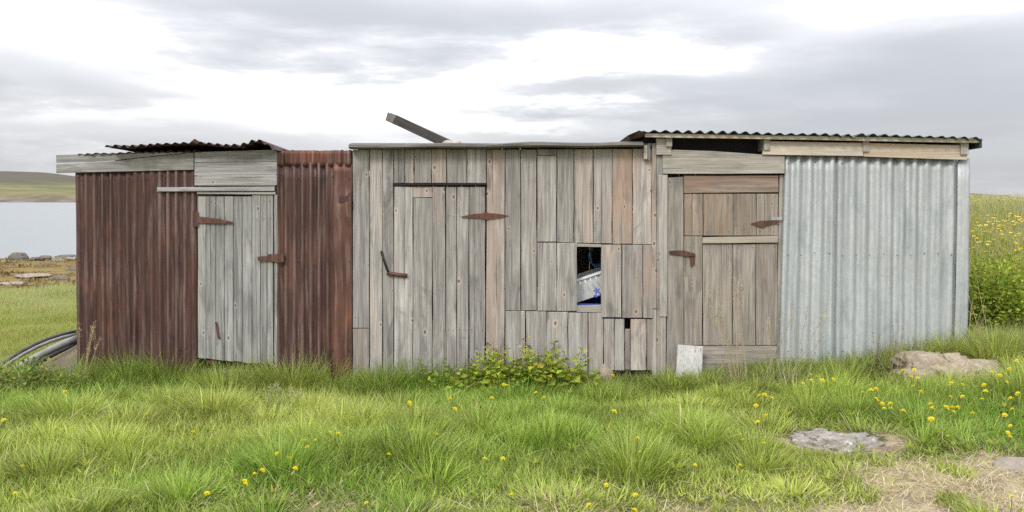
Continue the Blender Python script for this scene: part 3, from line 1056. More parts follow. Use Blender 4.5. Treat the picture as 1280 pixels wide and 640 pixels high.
# ------------------------------------------------------------------ right: galvanised shed with plank door
def zinc_shed():
    S = empty('galvanised_shed', (P(1020, 473).x, 0, 0), 'tin-roofed shed with pale galvanised wall and brown plank door, right of the row', 'shed')
    tan, dirty, br = M['tan'], M['dirty'], M['brown']
    # corner posts, header
    board('post', ((823, 218.5), (834.6, 218.5), (834.0, 396), (824.5, 396)), -.03, .05, dirty, S)
    board('post', ((825.5, 396.5), (832.5, 396.5), (832.5, 484), (825.5, 484)), -.022, .05, dirty, S)
    board('post', ((834.8, 222), (854.2, 221), (854.6, 478), (832.8, 478)), -.008, .03, br, S, seg=5)
    board('post', ((974.6, 219), (981, 219), (974.5, 478), (970.0, 478)), .018, .05, dirty, S)
    board('wall_plate', ((820.5, 173), (839.5, 173), (839.5, 193.6), (820.5, 193.6)), -.05, .04, dirty, S, 'h')
    board_poly('header_board', ((828.3, 194.2), (840, 187.2), (890, 188.8), (981, 195.0), (981, 216.8), (900, 217.4), (828.3, 217.2)), -.034, .03, dirty, S)
    # eave opening is left open above the header; inside it an added board, black to give the gap its shade
    tk = plain_mat('shade_black', (.022, .021, .023), .95)
    board('shade_board', (832, 962, 168, 200), .12, .01, tk, S, 'h')
    # fascia
    board('fascia_board', ((957, 176.3), (1079.2, 178.5), (1079.2, 195.0), (953, 193.2)), -.060, .024, tan, S, 'h')
    board('fascia_board', ((1079.8, 178.5), (1209.5, 181.5), (1209, 200.0), (1079.8, 195.6)), -.058, .024, tan, S, 'h')
    yr = -.13
    board('eave_batten', ((806, 166.4), (1228, 173.8), (1228, 178.6), (806, 171.2)), yr, .04, tan, S, 'h', seg=8)
    for x0, x1, y0, y1 in ((833, 840.4, 170.5, 183.5), (955, 962.6, 171.5, 188), (1079.5, 1087, 174, 190), (1201.5, 1211, 177, 193.5)):
        a, b = P(x0, y0, yr + .05), P(x1, y1, yr + .05)
        link('rafter', box_me('rafter', b.x - a.x, 2.95, a.z - b.z, dirty, .004), S, ((a.x + b.x) / 2, yr + .05 + 1.475, (a.z + b.z) / 2 - .045), (R(-1.8), 0, 0))
    # roof
    yf = -.18
    e1 = [(800, 166.0), (812, 164.2), (860, 164.4), (940, 166.0), (1078, 170.2)]
    e2 = [(1074, 168.6), (1110, 169.0), (1180, 171.5), (1229, 173.8)]
    for e in (e1, e2):
        roof_sheet('roof_sheet', S, [(P(a, b, yf).x, P(a, b, yf).z) for a, b in e], yf, 3.2, -.035, .103, .0125, M['greenroof'], 6, jag=.012)
    pb = P(1227, 178.5, -.15)
    link('barge_board', box_me('barge_board', .022, 3.0, .085, M['greenroof'], .003), S, (pb.x, 1.36, pb.z - .055), (R(-2), 0, 0))
    # folded tin at the left end of the roof
    a = [P(785, 169, -.15), P(799, 163, -.18), P(805, 165, -.18), P(804, 170.5, -.15), P(789, 174.5, -.1)]
    b = [p + Vector((.02, 1.3, -.02)) for p in a]
    c = a[0].copy()
    n = 5
    F = [tuple(range(n)), tuple(reversed(range(n, 2 * n)))] + [(i, n + i, n + (i + 1) % n, (i + 1) % n) for i in range(n)]
    link('roof_flashing', mesh('roof_flashing', [p - c for p in a + b], F, M['rustroof']), S, c)
    # galvanised wall
    zb = -.05
    def bt(px):
        v = P(px, 470); return Vector((v.x, 0, zb))
    corrugated('corrugated_sheet', S, .002, (P(980.5, 190), P(1052, 190)), (bt(973), bt(1049)), .1045, .019, M['zinc'], 12)
    corrugated('corrugated_sheet', S, .010, (P(1047, 190), P(1199, 193)), (bt(1044), bt(1195)), .1145, .021, M['zinc'], 14)
    corrugated('corner_sheet', S, -.012, (P(1196.5, 198), P(1211.6, 198)), (bt(1192), bt(1207.5)), .42, .008, M['zinc'], 10)
    for py in (203, 318, 440):
        for k in range(13):
            nail(S, 985 + k * 17.1, py + random.uniform(-2, 2), -.022, .006)
    xr = P(1210.5, 300).x
    b_ = corrugated('side_sheet', S, 0, (Vector((0, 0, 2.02)), Vector((2.6, 0, 1.9))), (Vector((0, 0, zb)), Vector((2.6, 0, zb))), .1045, .014, M['zinc'], 8)
    b_.rotation_euler = (0, 0, R(90)); b_.location = Vector((xr, 1.32, .97)) - WL[S]
    back_wall(S, P(835, 300).x, xr - .03, 2.6, zb, 1.98, M['grey'], 14)
    # door
    yd = .004
    D = door(S, 855, 973, 219, 470, yd, dirty, ((248, 268), (360, 380), (440, 458)))
    def dp(q, mat=br, grain='v', y=yd, **kw):
        return board('plank', q, y + random.uniform(-.002, .002), .024, mat, D, grain, **kw)
    dp(((855, 219.6), (973, 219.4), (973.2, 240.4), (855, 241.4)), M['redwood'], 'h', yd - .012)
    for a, b in ((855.4, 865.0), (865.4, 878.4), (879.4, 916.3), (916.9, 945.5), (946.1, 973)):
        dp((a, b, 242.2, 294.6))
    dp(((878.5, 296.6), (972.6, 295.0), (972.6, 303.4), (878.5, 304.2)), M['dirty'], 'h', yd - .022)
    for a, b, t in ((855, 878, 295.4), (878.8, 915.4, 305), (915.9, 944.8, 305), (945.3, 971.8, 304.6)):
        dp(((a, t), (b, t), (b - .6, 431.6), (a, 431.6)), seg=4)
    dp(((856, 432.6), (971, 432.6), (970, 474), (856, 474)), br, 'h')
    for px in (858, 862, 868, 875, 884, 911, 921, 941, 950, 968):
        for py in (247, 290, 310, 427):
            nail(S, px, py, yd - .003)
    strap('latch', ((837, 313.5), (855, 313.0), (869, 317.0), (869, 320.2), (852, 319.4), (837, 317.6)), -.024, .012, M['iron'], D)
    strap('keeper', ((862, 319), (868.6, 319), (868.6, 330), (863.5, 334)), -.012, .006, M['iron'], D)
    strap('hinge', ((938, 279.5), (951, 276), (973.5, 275.2), (973.5, 279.2), (962, 280.6), (953, 284.5)), -.012, .005, M['iron'], D)
    strap('hinge_tab', ((964, 271.2), (977.5, 271.0), (977.5, 275.0), (964, 275.2)), -.014, .004, M['zinc'], D)
    return S


S1 = rust_shed()
S2 = plank_shed()
S3 = zinc_shed()
build_nails()


# ------------------------------------------------------------------ things on, in and by the sheds
def inside_things():
    # white tub with blue mark behind the opening, on blue crates
    yb = .30
    a = P(722, 353, .07); b = P(751, 343.5, .07)
    ang = math.atan2(b.z - a.z, b.x - a.x)
    L, W, H = .95, .5, .20
    mid = (a + b) / 2
    T_ = empty('white_tub', (mid.x + .12, .07 + W / 2 * 1.08, mid.z + .035 - .20), 'white plastic tub with blue emblem, tilted inside the plank shed opening', 'tub')
    bm = bmesh.new()
    o_, i_ = [], []
    rings = [(0, .88, .80), (H, 1, 1), (H, 1.05, 1.08), (H + .02, 1.05, 1.08), (H + .02, .94, .88), (.03, .82, .72)]
    vs = []
    for z, sx, sy in rings:
        r_ = []
        for cx, cy in ((-1, -1), (1, -1), (1, 1), (-1, 1)):
            for k in ((-1, 0), (0, -1)) if cx * cy > 0 else ((0, -1), (-1, 0)):
                r_.append(bm.verts.new((cx * (L / 2 * sx + k[0] * .05), cy * (W / 2 * sy + k[1] * .05), z)))
        vs.append(r_)
    for r0, r1 in zip(vs[:-1], vs[1:]):
        for k in range(8):
            bm.faces.new((r0[k], r0[(k + 1) % 8], r1[(k + 1) % 8], r1[k]))
    bm.faces.new(list(reversed(vs[0]))); bm.faces.new(vs[-1])
    bmesh.ops.recalc_face_normals(bm, faces=bm.faces)
    me = bpy.data.meshes.new('tub'); bm.to_mesh(me); bm.free(); me.materials.append(M['whiteplastic'])
    link('tub_body', me, T_, WL[T_])
    # ribs under the rim
    rib = box_me('rim_rib', .012, .014, .03, M['whiteplastic'], .002)
    for k in range(17):
        link('rim_rib', rib, T_, WL[T_] + Vector((-.42 + k * .0525, -W / 2 - .008, H - .022)))
    # emblem: a star-like flower over two leaves
    V, F = [], []
    def fan(pts):
        k = len(V); V.extend(pts); F.append(tuple(range(k, k + len(pts))))
    sx = .012
    for k in range(5):
        t = math.pi / 2 + k * 2 * math.pi / 5
        c_, s_ = math.cos(t), math.sin(t)
        fan([(sx + c_ * .0, 0, s_ * .0), (sx + math.cos(t - .5) * .018, 0, math.sin(t - .5) * .018), (sx + c_ * .04, 0, s_ * .04), (sx + math.cos(t + .5) * .018, 0, math.sin(t + .5) * .018)])
    for sg in (-1, 1):
        fan([(sx, 0, -.052), (sx + sg * .028, 0, -.058), (sx + sg * .055, 0, -.03), (sx + sg * .03, 0, -.04)])
        fan([(sx + sg * .006, 0, -.03), (sx + sg * .022, 0, -.047), (sx + sg * .04, 0, -.03), (sx + sg * .022, 0, -.033)])
    em = mesh('emblem', V, F, M['bluemark'])
    s = link('emblem', em, T_, WL[T_] + Matrix.Rotation(ang, 3, 'Y') @ (P(744.5, 364, .075) - WL[T_]) + Vector((0, -.003, 0)), (R(-14), 0, 0))
    T_.rotation_euler = (0, -ang, 0)
    # crates below
    for k, (dz, lab) in enumerate(((.06, 'lower blue plastic crate under the white tub in the plank shed'), (.375, 'upper blue plastic crate right beneath the tilted white tub'))):
        C_ = empty('plastic_crate', (mid.x - .12, .36, dz), lab, 'crate')
        for nm, sx_, sy_, sz_, lx, ly, lz in (('crate_bottom', .8, .6, .02, 0, 0, .01), ('crate_side', .8, .02, .295, 0, -.29, .1675), ('crate_side', .8, .02, .295, 0, .29, .1675),
                                              ('crate_end', .02, .56, .295, -.39, 0, .1675), ('crate_end', .02, .56, .295, .39, 0, .1675)):
            link(nm, box_me(nm, sx_, sy_, sz_, M['blueplastic'], .003), C_, WL[C_] + Vector((lx, ly, lz)))
    # coil of rope hanging from the back of the wall
    c = P(747, 320, .30)
    pts = []
    for k in range(70):
        t = k / 69 * 2 * math.pi * 3.2
        pts.append(c + Vector((math.sin(t) * (.075 + .012 * math.sin(k * .7)), .02 * math.sin(t * .37) + k * .0006, math.cos(t) * .10 + .012 * math.sin(k * .5))))
    o = tube('rope_coil', pts, .007, M['bluerope'], None, 6)
    tag(o, 'blue rope hanging in the dark inside the square opening', 'rope')


def roof_things():
    a, b = P(488, 147, .05), P(560, 180, .75)
    d = (b - a).normalized()
    b2 = b + d * .35
    L = (b2 - a).length
    # long section with a chewed end
    me = box_me('timber', .085, .11, L, M['oldtimber'], .006, .006)
    o = link('timber', me, None, (a + b2) / 2)
    o.rotation_mode = 'QUATERNION'
    zax = d
    xax = Vector((0, -1, 0)).cross(zax).normalized()
    # broad face towards the viewer
    yax = zax.cross(xax).normalized()
    o.rotation_quaternion = Matrix((Vector(xax * 1), yax, zax)).transposed().to_quaternion()
    tag(o, 'grey timber jutting up slantwise from the plank shed roof', 'timber')
    e = link('nail', mesh('nail', *tube_data([(0, 0, 0), (0, 0, .07)], .0025, 5), M['blackiron']), o)
    e.location = (-.02, 0, -L / 2 + .03)
    q = (Matrix((xax, yax, zax)).transposed()).inverted().to_quaternion()
    e.rotation_mode = 'QUATERNION'; e.rotation_quaternion = q
    # chock
    c = P(564, 177, .55)
    tag(rock('wood_chock', c - Vector((0, 0, .03)), (.10, .16, .055), M['dirty'], 5), 'rounded wooden block on the plank shed roof beside the slanting timber', 'block')


def rock(name, loc, size, mat, seed=0, sub=3, rough=.22, flat=None):
    bm = bmesh.new()
    bmesh.ops.create_icosphere(bm, subdivisions=sub, radius=1)
    for v in bm.verts:
        n = v.co.normalized()
        k = 1 + rough * mnoise.noise(n * 1.3 + Vector((seed * 3.1, 0, 0))) * 1.6 + rough * .6 * mnoise.noise(n * 3.1 + Vector((0, seed, 0))) + rough * .75 * mnoise.noise(n * 6 + Vector((0, 0, seed))) + rough * .38 * mnoise.noise(n * 15 + Vector((seed, 0, seed)))
        q = n * k
        # broken, faceted planes
        for ax in (Vector((.5, -.6, .6)), Vector((-.7, -.3, .6)), Vector((.1, -.9, .3)), Vector((0, .1, 1))):
            ax = ax.normalized(); lim = .80 + .1 * math.sin(seed + ax.x * 5)
            dd = q.dot(ax)
            if dd > lim:
                q -= ax * (dd - lim) * .8
        v.co = Vector((q.x * size[0], q.y * size[1], q.z * size[2]))
    me = bpy.data.meshes.new(name); bm.to_mesh(me); bm.free()
    me.materials.append(mat)
    me.polygons.foreach_set('use_smooth', [True] * len(me.polygons))
    return link(name, me, None, loc)


def yard_things():
    # white board leaning by the brown door
    yb = -.16
    pts = ((848.5, 432), (880, 434), (878, 474), (845.5, 472))
    w = [P(*p, yb) for p in pts]
    o = board_w('leaning_board', w, yb, .022, M['white'], None, 'v', seg=3, tilt=-.03)
    o.rotation_euler = (R(-14), 0, 0); o.location.y += .03
    tag(o, 'short whitewashed board leaning at the foot of the brown plank door', 'board')
    # rocks
    def at(px, py):
        return ground(px, py)
    p = at(1186, 474); tag(rock('boulder', (p.x, p.y + .22, p.z + .02), (.37, .26, .20), M['rock_tan'], 3, 5, .34), 'tan boulder half sunk in grass at the right foot of the galvanised wall', 'boulder')
    p = at(1226, 476); tag(rock('boulder', (p.x, p.y + .16, p.z + .0), (.27, .2, .15), M['rock_tan'], 8, 5, .34), 'smaller tan boulder touching the right side of the larger boulder', 'boulder')
    p = at(1052, 561); tag(rock('flat_rock', (p.x, p.y + .05, p.z - .045), (.34, .31, .135), M['rock_lichen'], 12, 5, .5), 'flat grey rock with white lichen in the bare patch of grass', 'rock')
    p = at(1275, 583); tag(rock('flat_stone', (p.x, p.y, p.z + .0), (.17, .10, .05), M['rock_pale'], 15, 3), 'pale flat stone lying on the worn path at the right edge', 'stone')
    p = P(756, 466, -.05); tag(rock('stone', (p.x, .02, .03), (.085, .10, .11), M['rock_tan'], 21, 3), 'small tan stone under the bottom edge of the plank wall', 'stone')
    p = P(790, 472, .1); tag(rock('stone', (p.x, .16, .0), (.20, .10, .085), M['rock_shore'], 25, 3), 'dark stone in the gap beneath the plank wall', 'stone')
    # shore rocks
    for px, py, rx, rz, lab in ((19, 325, .42, .27, 'largest dark rock at the water edge, near the left border'),
                                (40, 325, .16, .10, 'tiny dark rock just right of the largest shore rock'),
                                (53, 324, .33, .13, 'low dark rock at the water edge between two others'),
                                (78, 322, .48, .10, 'long low rock at the water edge beside the rusty shed'),
                                (72, 351, .33, .14, 'dark rounded rock lying amid the brown seaweed'),
                                (90, 339, .25, .13, 'dark rock on the seaweed half hidden by the shed corner'),
                                (36, 346, .55, .06, 'flat grey slab in the middle of the seaweed shore'),
                                (10, 356, .42, .06, 'flat pale slab at the grass edge of the shore')):
        q = at(px, py)
        pale = 'slab' in lab
        tag(rock('shore_rock', (q.x, q.y + rx * .4, q.z + rz * .35), (rx, rx * .8, rz), M['rock_pale'] if pale else M['rock_shore'], px, 3), lab, 'rock', 'rocks on the shore')
    # pipes and planks propped against the left side of the rusty shed
    xw = P(93.5, 300).x - .03
    def prop(px0, py0, px1, py1, y0, y1, n=8, bow=.05, ext=.25):
        a, b = P(px0, py0, y0), P(px1, py1, y1)
        d = b - a
        out = []
        for i in range(n + 1):
            t = -ext + (1 + ext) * i / n
            out.append(a + d * t + Vector((0, 0, bow * (1 - (2 * (t - .5)) ** 2))))
        return out
    grp = 'pipes beside the rusty shed'
    for a_, rad, mt, lab in (((0, 457, 95, 414.5, .52, 1.0, 8, .055, .4), .020, 'darkpipe', 'thin dark pipe, topmost of the pile beside the rusty shed'),
                             ((0, 462, 95, 418.0, .47, .9, 8, .055, .4), .017, 'greypipe', 'thin grey pipe just below the topmost dark pipe'),
                             ((16, 464, 96, 423.0, .36, .72, 8, .02, .05), .036, 'greypipe', 'thick pale grey pipe lying along the old plank'),
                             ((28, 464.5, 96, 429.0, .38, .72, 8, .01, .3), .024, 'darkpipe', 'dark pipe directly beneath the thick pale grey pipe'),
                             ((38, 486, 96, 454, .24, .5, 8, 0, .5), .024, 'darkpipe', 'dark pipe along the lower edge of the old plank'),
                             ((45, 489, 96, 459, .18, .42, 8, 0, .5), .016, 'greypipe', 'grey pipe third from the ground in the pile'),
                             ((50, 491, 96, 464, .15, .36, 8, 0, .5), .020, 'darkpipe', 'dark pipe second from the ground in the pile'),
                             ((55, 493, 97, 468.5, .10, .28, 8, 0, .5), .017, 'whiteplastic', 'whitish pipe lowest in the pile beside the rusty shed')):
        px0, py0, px1, py1, y0, y1, n_, bw, ex = a_
        tag(tube('pipe', prop(px0, py0, px1, py1, y0, y1, n_, bw, ex), rad, M[mt], None, 10), lab, 'pipe', grp)
    for pts, y, mt, lab in ((((30, 468), (110, 423), (112, 447), (40, 487)), .36, wood_mat('old_brown_plank', (.40, .33, .24), (.20, .155, .105), (.28, .20, .13), .4, .1, .8, .5), 'wide old plank propped under the thick grey pipe'),
                            (((42, 483), (112, 444), (113, 452), (46, 491)), .33, M['roofgrey'], 'narrow dark plank along the lower edge of the wide old plank')):
        w = [P(a_, b_, y) for a_, b_ in pts]
        # slanting board built along its own length
        d = (w[1] - w[0]); L = d.length; hgt = (w[3] - w[0]).length
        o = link('old_plank', box_me('old_plank', hgt, .03, L, mt, .004, .003), None, sum(w, Vector()) / 4)
        o.rotation_euler = (0, math.atan2(d.x, d.z), 0)
        o.rotation_euler.rotate_axis('Z', 0)
        tag(o, lab, 'plank')


inside_things()
roof_things()
yard_things()

# ------------------------------------------------------------------ vegetation
def field(x, y, f, seed):
    """cheap smooth noise field, about -1..1"""
    r = np.random.default_rng(seed)
    v = 0
    for k in range(5):
        a = r.uniform(0, 6.28); q = f * r.uniform(.6, 1.7); ph = r.uniform(0, 6.28)
        v = v + np.sin((x * math.cos(a) + y * math.sin(a)) * q + ph)
    return v / 2.6


def blade_mesh(name, base, az, L, th0, th1, W, col, mat, tip=None, seg=3, twist=None):
    """many curved, tapering blades in one mesh. th0 lean at the root, th1 added lean at the tip (radians)"""
    n = len(base)
    hd = np.stack([np.cos(az), np.sin(az), np.zeros(n)], 1)
    tw = az + math.pi / 2 + (RNG.normal(0, .6, n) if twist is None else twist)
    wd = np.stack([np.cos(tw), np.sin(tw), np.zeros(n)], 1)
    pos = base.copy()
    nv = seg * 2 + 1
    V = np.zeros((n, nv, 3), np.float32)
    C = np.zeros((n, nv, 4), np.float32); C[..., 3] = 1
    tip = col if tip is None else tip
    for s_ in range(seg + 1):
        t = s_ / seg
        w = W * (1 - t ** 1.6) * (.75 + .5 * min(t * 3, 1) * (1 - t))
        cc = col * (1 - t) + tip * t
        if s_ < seg:
            V[:, 2 * s_] = pos - wd * w[:, None] / 2
            V[:, 2 * s_ + 1] = pos + wd * w[:, None] / 2
            C[:, 2 * s_, :3] = cc; C[:, 2 * s_ + 1, :3] = cc
            th = th0 + th1 * (t + .5 / seg)
            pos = pos + (hd * np.sin(th)[:, None] + np.array([0, 0, 1.0]) * np.cos(th)[:, None]) * (L / seg)[:, None]
        else:
            V[:, 2 * s_] = pos
            C[:, 2 * s_, :3] = cc
    base_i = (np.arange(n) * nv)[:, None]
    quads = np.concatenate([base_i + np.array([2 * k, 2 * k + 1, 2 * k + 3, 2 * k + 2]) for k in range(seg - 1)], 0) if seg > 1 else np.zeros((0, 4), int)
    tris = base_i + np.array([2 * seg - 2, 2 * seg - 1, 2 * seg])
    li = np.concatenate([quads.ravel(), tris.ravel()]).astype(np.int32)
    ls = np.concatenate([np.arange(len(quads)) * 4, len(quads) * 4 + np.arange(len(tris)) * 3]).astype(np.int32)
    me = bpy.data.meshes.new(name)
    me.vertices.add(n * nv); me.vertices.foreach_set('co', V.ravel())
    me.loops.add(len(li)); me.loops.foreach_set('vertex_index', li)
    me.polygons.add(len(ls)); me.polygons.foreach_set('loop_start', ls)
    me.polygons.foreach_set('use_smooth', np.ones(len(ls), bool))
    me.update(calc_edges=True)
    a = me.color_attributes.new('col', 'FLOAT_COLOR', 'POINT')
    a.data.foreach_set('color', C.ravel())
    me.materials.append(mat)
    return me


ROCKS = [(o.location.x, o.location.y, max(o.dimensions.x, .2) / 2) for o in bpy.data.objects if o.name.startswith(('boulder', 'flat_rock', 'flat_stone', 'stone'))]


def lerp3(a, b, t):
    return np.array(a)[None] * (1 - t[:, None]) + np.array(b)[None] * t[:, None]


def grass_front():
    n = 510000
    y = RNG.uniform(-4.7, .10, n); x = RNG.uniform(-8.6, 8.6, n)
    lim = np.abs(x) - (y + 8.2) * .578
    k = (lim < .9) | ((lim < 3.3) & (RNG.random(n) < .45))
    x, y = x[k], y[k]
    dry = dry_mask(x, y)
    patch = field(x, y, 2.4, 3)
    keep = RNG.random(len(x)) < np.clip(1.02 - .55 * dry + .16 * patch, .3, 1) * np.where(y < -2.5, .9, 1)
    for rx, ry, rr in ROCKS:
        keep &= ((x - rx) / rr) ** 2 + ((y - ry) / (rr * .8)) ** 2 > .85
    keep &= ~((y > .0) & (x > -4.05) & (x < 4.22))
    x, y, dry, patch = x[keep], y[keep], dry[keep], patch[keep]
    n = len(x)
    # tussocks
    nt = 190
    tx, ty = RNG.uniform(-6, 6, nt), RNG.uniform(-4.2, -.1, nt)
    tr = RNG.uniform(.16, .36, nt); th_ = RNG.uniform(.2, 1.0, nt)
    big = [ground(*q) for q in ((160, 482), (215, 478), (365, 490), (410, 492), (480, 500), (140, 565), (265, 520), (90, 525), (600, 545), (680, 555), (790, 590),
                                (520, 580), (840, 490), (900, 500), (945, 492), (995, 500), (770, 505), (1040, 500), (1060, 480), (700, 520), (350, 590), (60, 590), (960, 545), (1150, 535), (880, 560))]
    tx = np.append(tx, [q.x for q in big]); ty = np.append(ty, [min(q.y, -.12) for q in big])
    tr = np.append(tr, RNG.uniform(.24, .40, len(big))); th_ = np.append(th_, RNG.uniform(.75, 1.3, len(big))); nt = len(tx)
    bd = np.full(n, 9.0); bi = np.zeros(n, int)
    for i in range(nt):
        d = np.hypot(x - tx[i], (y - ty[i]) * 1.15) / tr[i]
        m = d < bd
        bd[m] = d[m]; bi[m] = i
    tus = np.clip(1 - bd, 0, 1) * th_[bi]
    out = np.arctan2(y - ty[bi], x - tx[bi])
    az = np.where(tus > .05, out + RNG.normal(0, .5, n), RNG.uniform(0, 6.283, n))
    # gentle lean the same way over larger patches
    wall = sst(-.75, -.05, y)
    L = (.085 + .05 * sst(-3.6, -1.0, y) + .165 * tus + .085 * wall * (1 + .9 * sst(-1.5, -1.9, x)) * (1 + .45 * field(x, y * .3, 4.0, 12))) * RNG.uniform(.6, 1.35, n) * (1 + .25 * field(x, y, 1.5, 8))
    L = L * np.where((x < -4.0) & (y > -.7) & (x > -5.2), .6, 1)
    L = np.maximum(L, .03) * (1 - .52 * dry)
    th0 = RNG.normal(.22, .18, n) + .32 * np.clip(bd, 0, 1) * (tus > .05) + .5 * dry
    th1 = RNG.uniform(.2, 1.25, n) + .5 * dry
    W = np.where(RNG.random(n) < .25, RNG.uniform(.007, .011, n), RNG.uniform(.0035, .0068, n)) * np.where(np.abs(x) > (y + 8.2) * .578 + .9, 1.7, 1)
    hue = np.clip(.5 + .38 * field(x, y, 2.0, 21) + RNG.normal(0, .22, n), 0, 1)
    col = lerp3((.175, .31, .028), (.40, .46, .055), hue)
    tip = lerp3((.26, .41, .065), (.54, .58, .18), hue)
    bright = (np.clip(.95 + .14 * field(x, y, 5.0, 33) + RNG.normal(0, .24, n), .45, 1.7) * (1 - .26 * wall))[:, None]  # by the walls: deeper green, with contact shade put into the blade colour
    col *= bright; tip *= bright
    straw = RNG.random(n) < (.06 + .80 * dry + .05 * (patch < -.5))
    sc_ = lerp3((.36, .29, .15), (.62, .54, .33), RNG.random(n))
    col[straw] = sc_[straw]; tip[straw] = sc_[straw] * 1.05
    th0[straw] += .45
    base = np.stack([x, y, terr(x, y) - .01], 1)
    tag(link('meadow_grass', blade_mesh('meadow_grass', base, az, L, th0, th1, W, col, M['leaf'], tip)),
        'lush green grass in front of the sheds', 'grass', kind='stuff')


def ground_rosettes():
    # broad flat leaves (dandelion, plantain, clover) low in the sward
    m = 420
    cy_ = RNG.uniform(-3.9, -.15, m); cx_ = RNG.uniform(-5.2, 5.2, m)
    k = (np.abs(cx_) < (cy_ + 8.2) * .6) & (dry_mask(cx_, cy_) < .6)
    cx_, cy_ = cx_[k], cy_[k]; m = len(cx_)
    q = 9
    az = (np.arange(q)[None] * 6.283 / q + RNG.uniform(0, 6, m)[:, None] + RNG.normal(0, .25, (m, q))).ravel()
    x = np.repeat(cx_, q) + .012 * np.cos(az); y = np.repeat(cy_, q) + .012 * np.sin(az); n = len(x)
    z0 = np.repeat(RNG.uniform(.015, .07, m), q)
    t = np.repeat(RNG.random(m), q)
    col = lerp3((.19, .27, .03), (.36, .40, .06), t) * RNG.uniform(.8, 1.2, n)[:, None]
    me = blade_mesh('broad_leaves', np.stack([x, y, terr(x, y) + z0], 1), az, RNG.uniform(.04, .10, n), RNG.uniform(.5, 1.1, n), RNG.uniform(.3, .9, n),
                    RNG.uniform(.009, .019, n), col, M['leaf'], None, 3, np.zeros(n))
    tag(link('broad_leaves', me), 'broad low leaves scattered through the grass before the sheds', 'leaves', kind='stuff')


def path_litter():
    # flattened straw and grit of the worn path
    n = 60000
    x = RNG.uniform(-2.2, 4.6, n); y = RNG.uniform(-4.2, -1.5, n)
    d = dry_mask(x, y)
    k = (RNG.random(n) < d ** 1.3 * np.clip(.75 + .5 * field(x, y, 6.0, 61), .1, 1)) & (np.abs(x) < (y + 8.2) * .578 + .6)
    for rx, ry, rr in ROCKS:
        k &= ((x - rx) / rr) ** 2 + ((y - ry) / (rr * .8)) ** 2 > .9
    x, y = x[k], y[k]; n = len(x)
    col = lerp3((.40, .32, .18), (.70, .61, .40), RNG.random(n))
    gr = RNG.random(n) < .16
    col[gr] = lerp3((.22, .28, .04), (.40, .42, .08), RNG.random(n))[gr]
    me = blade_mesh('path_straw', np.stack([x, y, terr(x, y) + RNG.uniform(0, .012, n)], 1), RNG.uniform(0, 6.28, n), RNG.uniform(.03, .11, n), RNG.uniform(.75, 1.55, n), RNG.uniform(-.2, .5, n),
                    RNG.uniform(.003, .006, n), col, M['straw'], None, 2)
    tag(link('path_straw', me), 'matted dry straw on the worn path at the lower right', 'straw', kind='stuff')
    V, F = [], []
    m = 0
    while m < 900:
        px, py = random.uniform(.6, 4.2), random.uniform(-3.9, -1.7)
        if random.random() > float(dry_mask(px, py)) or abs(px) > (py + 8.2) * .6:
            continue
        m += 1
        r = abs(random.gauss(.004, .004)) + .003
        z = float(terr(px, py)) + r * .2
        b = len(V)
        for q in ((1, 0, 0), (-1, 0, 0), (0, 1, 0), (0, -1, 0), (0, 0, .8), (0, 0, -.6)):
            V.append((px + q[0] * r * random.uniform(.7, 1.5), py + q[1] * r * random.uniform(.7, 1.4), z + q[2] * r))
        F += [(b + i, b + j, b + k_) for i, j, k_ in ((0, 2, 4), (2, 1, 4), (1, 3, 4), (3, 0, 4), (2, 0, 5), (1, 2, 5), (3, 1, 5), (0, 3, 5))]
    tag(link('path_grit', mesh('path_grit', V, F, M['rock_pale'])), 'small loose stones strewn on the worn path', 'gravel', kind='stuff')


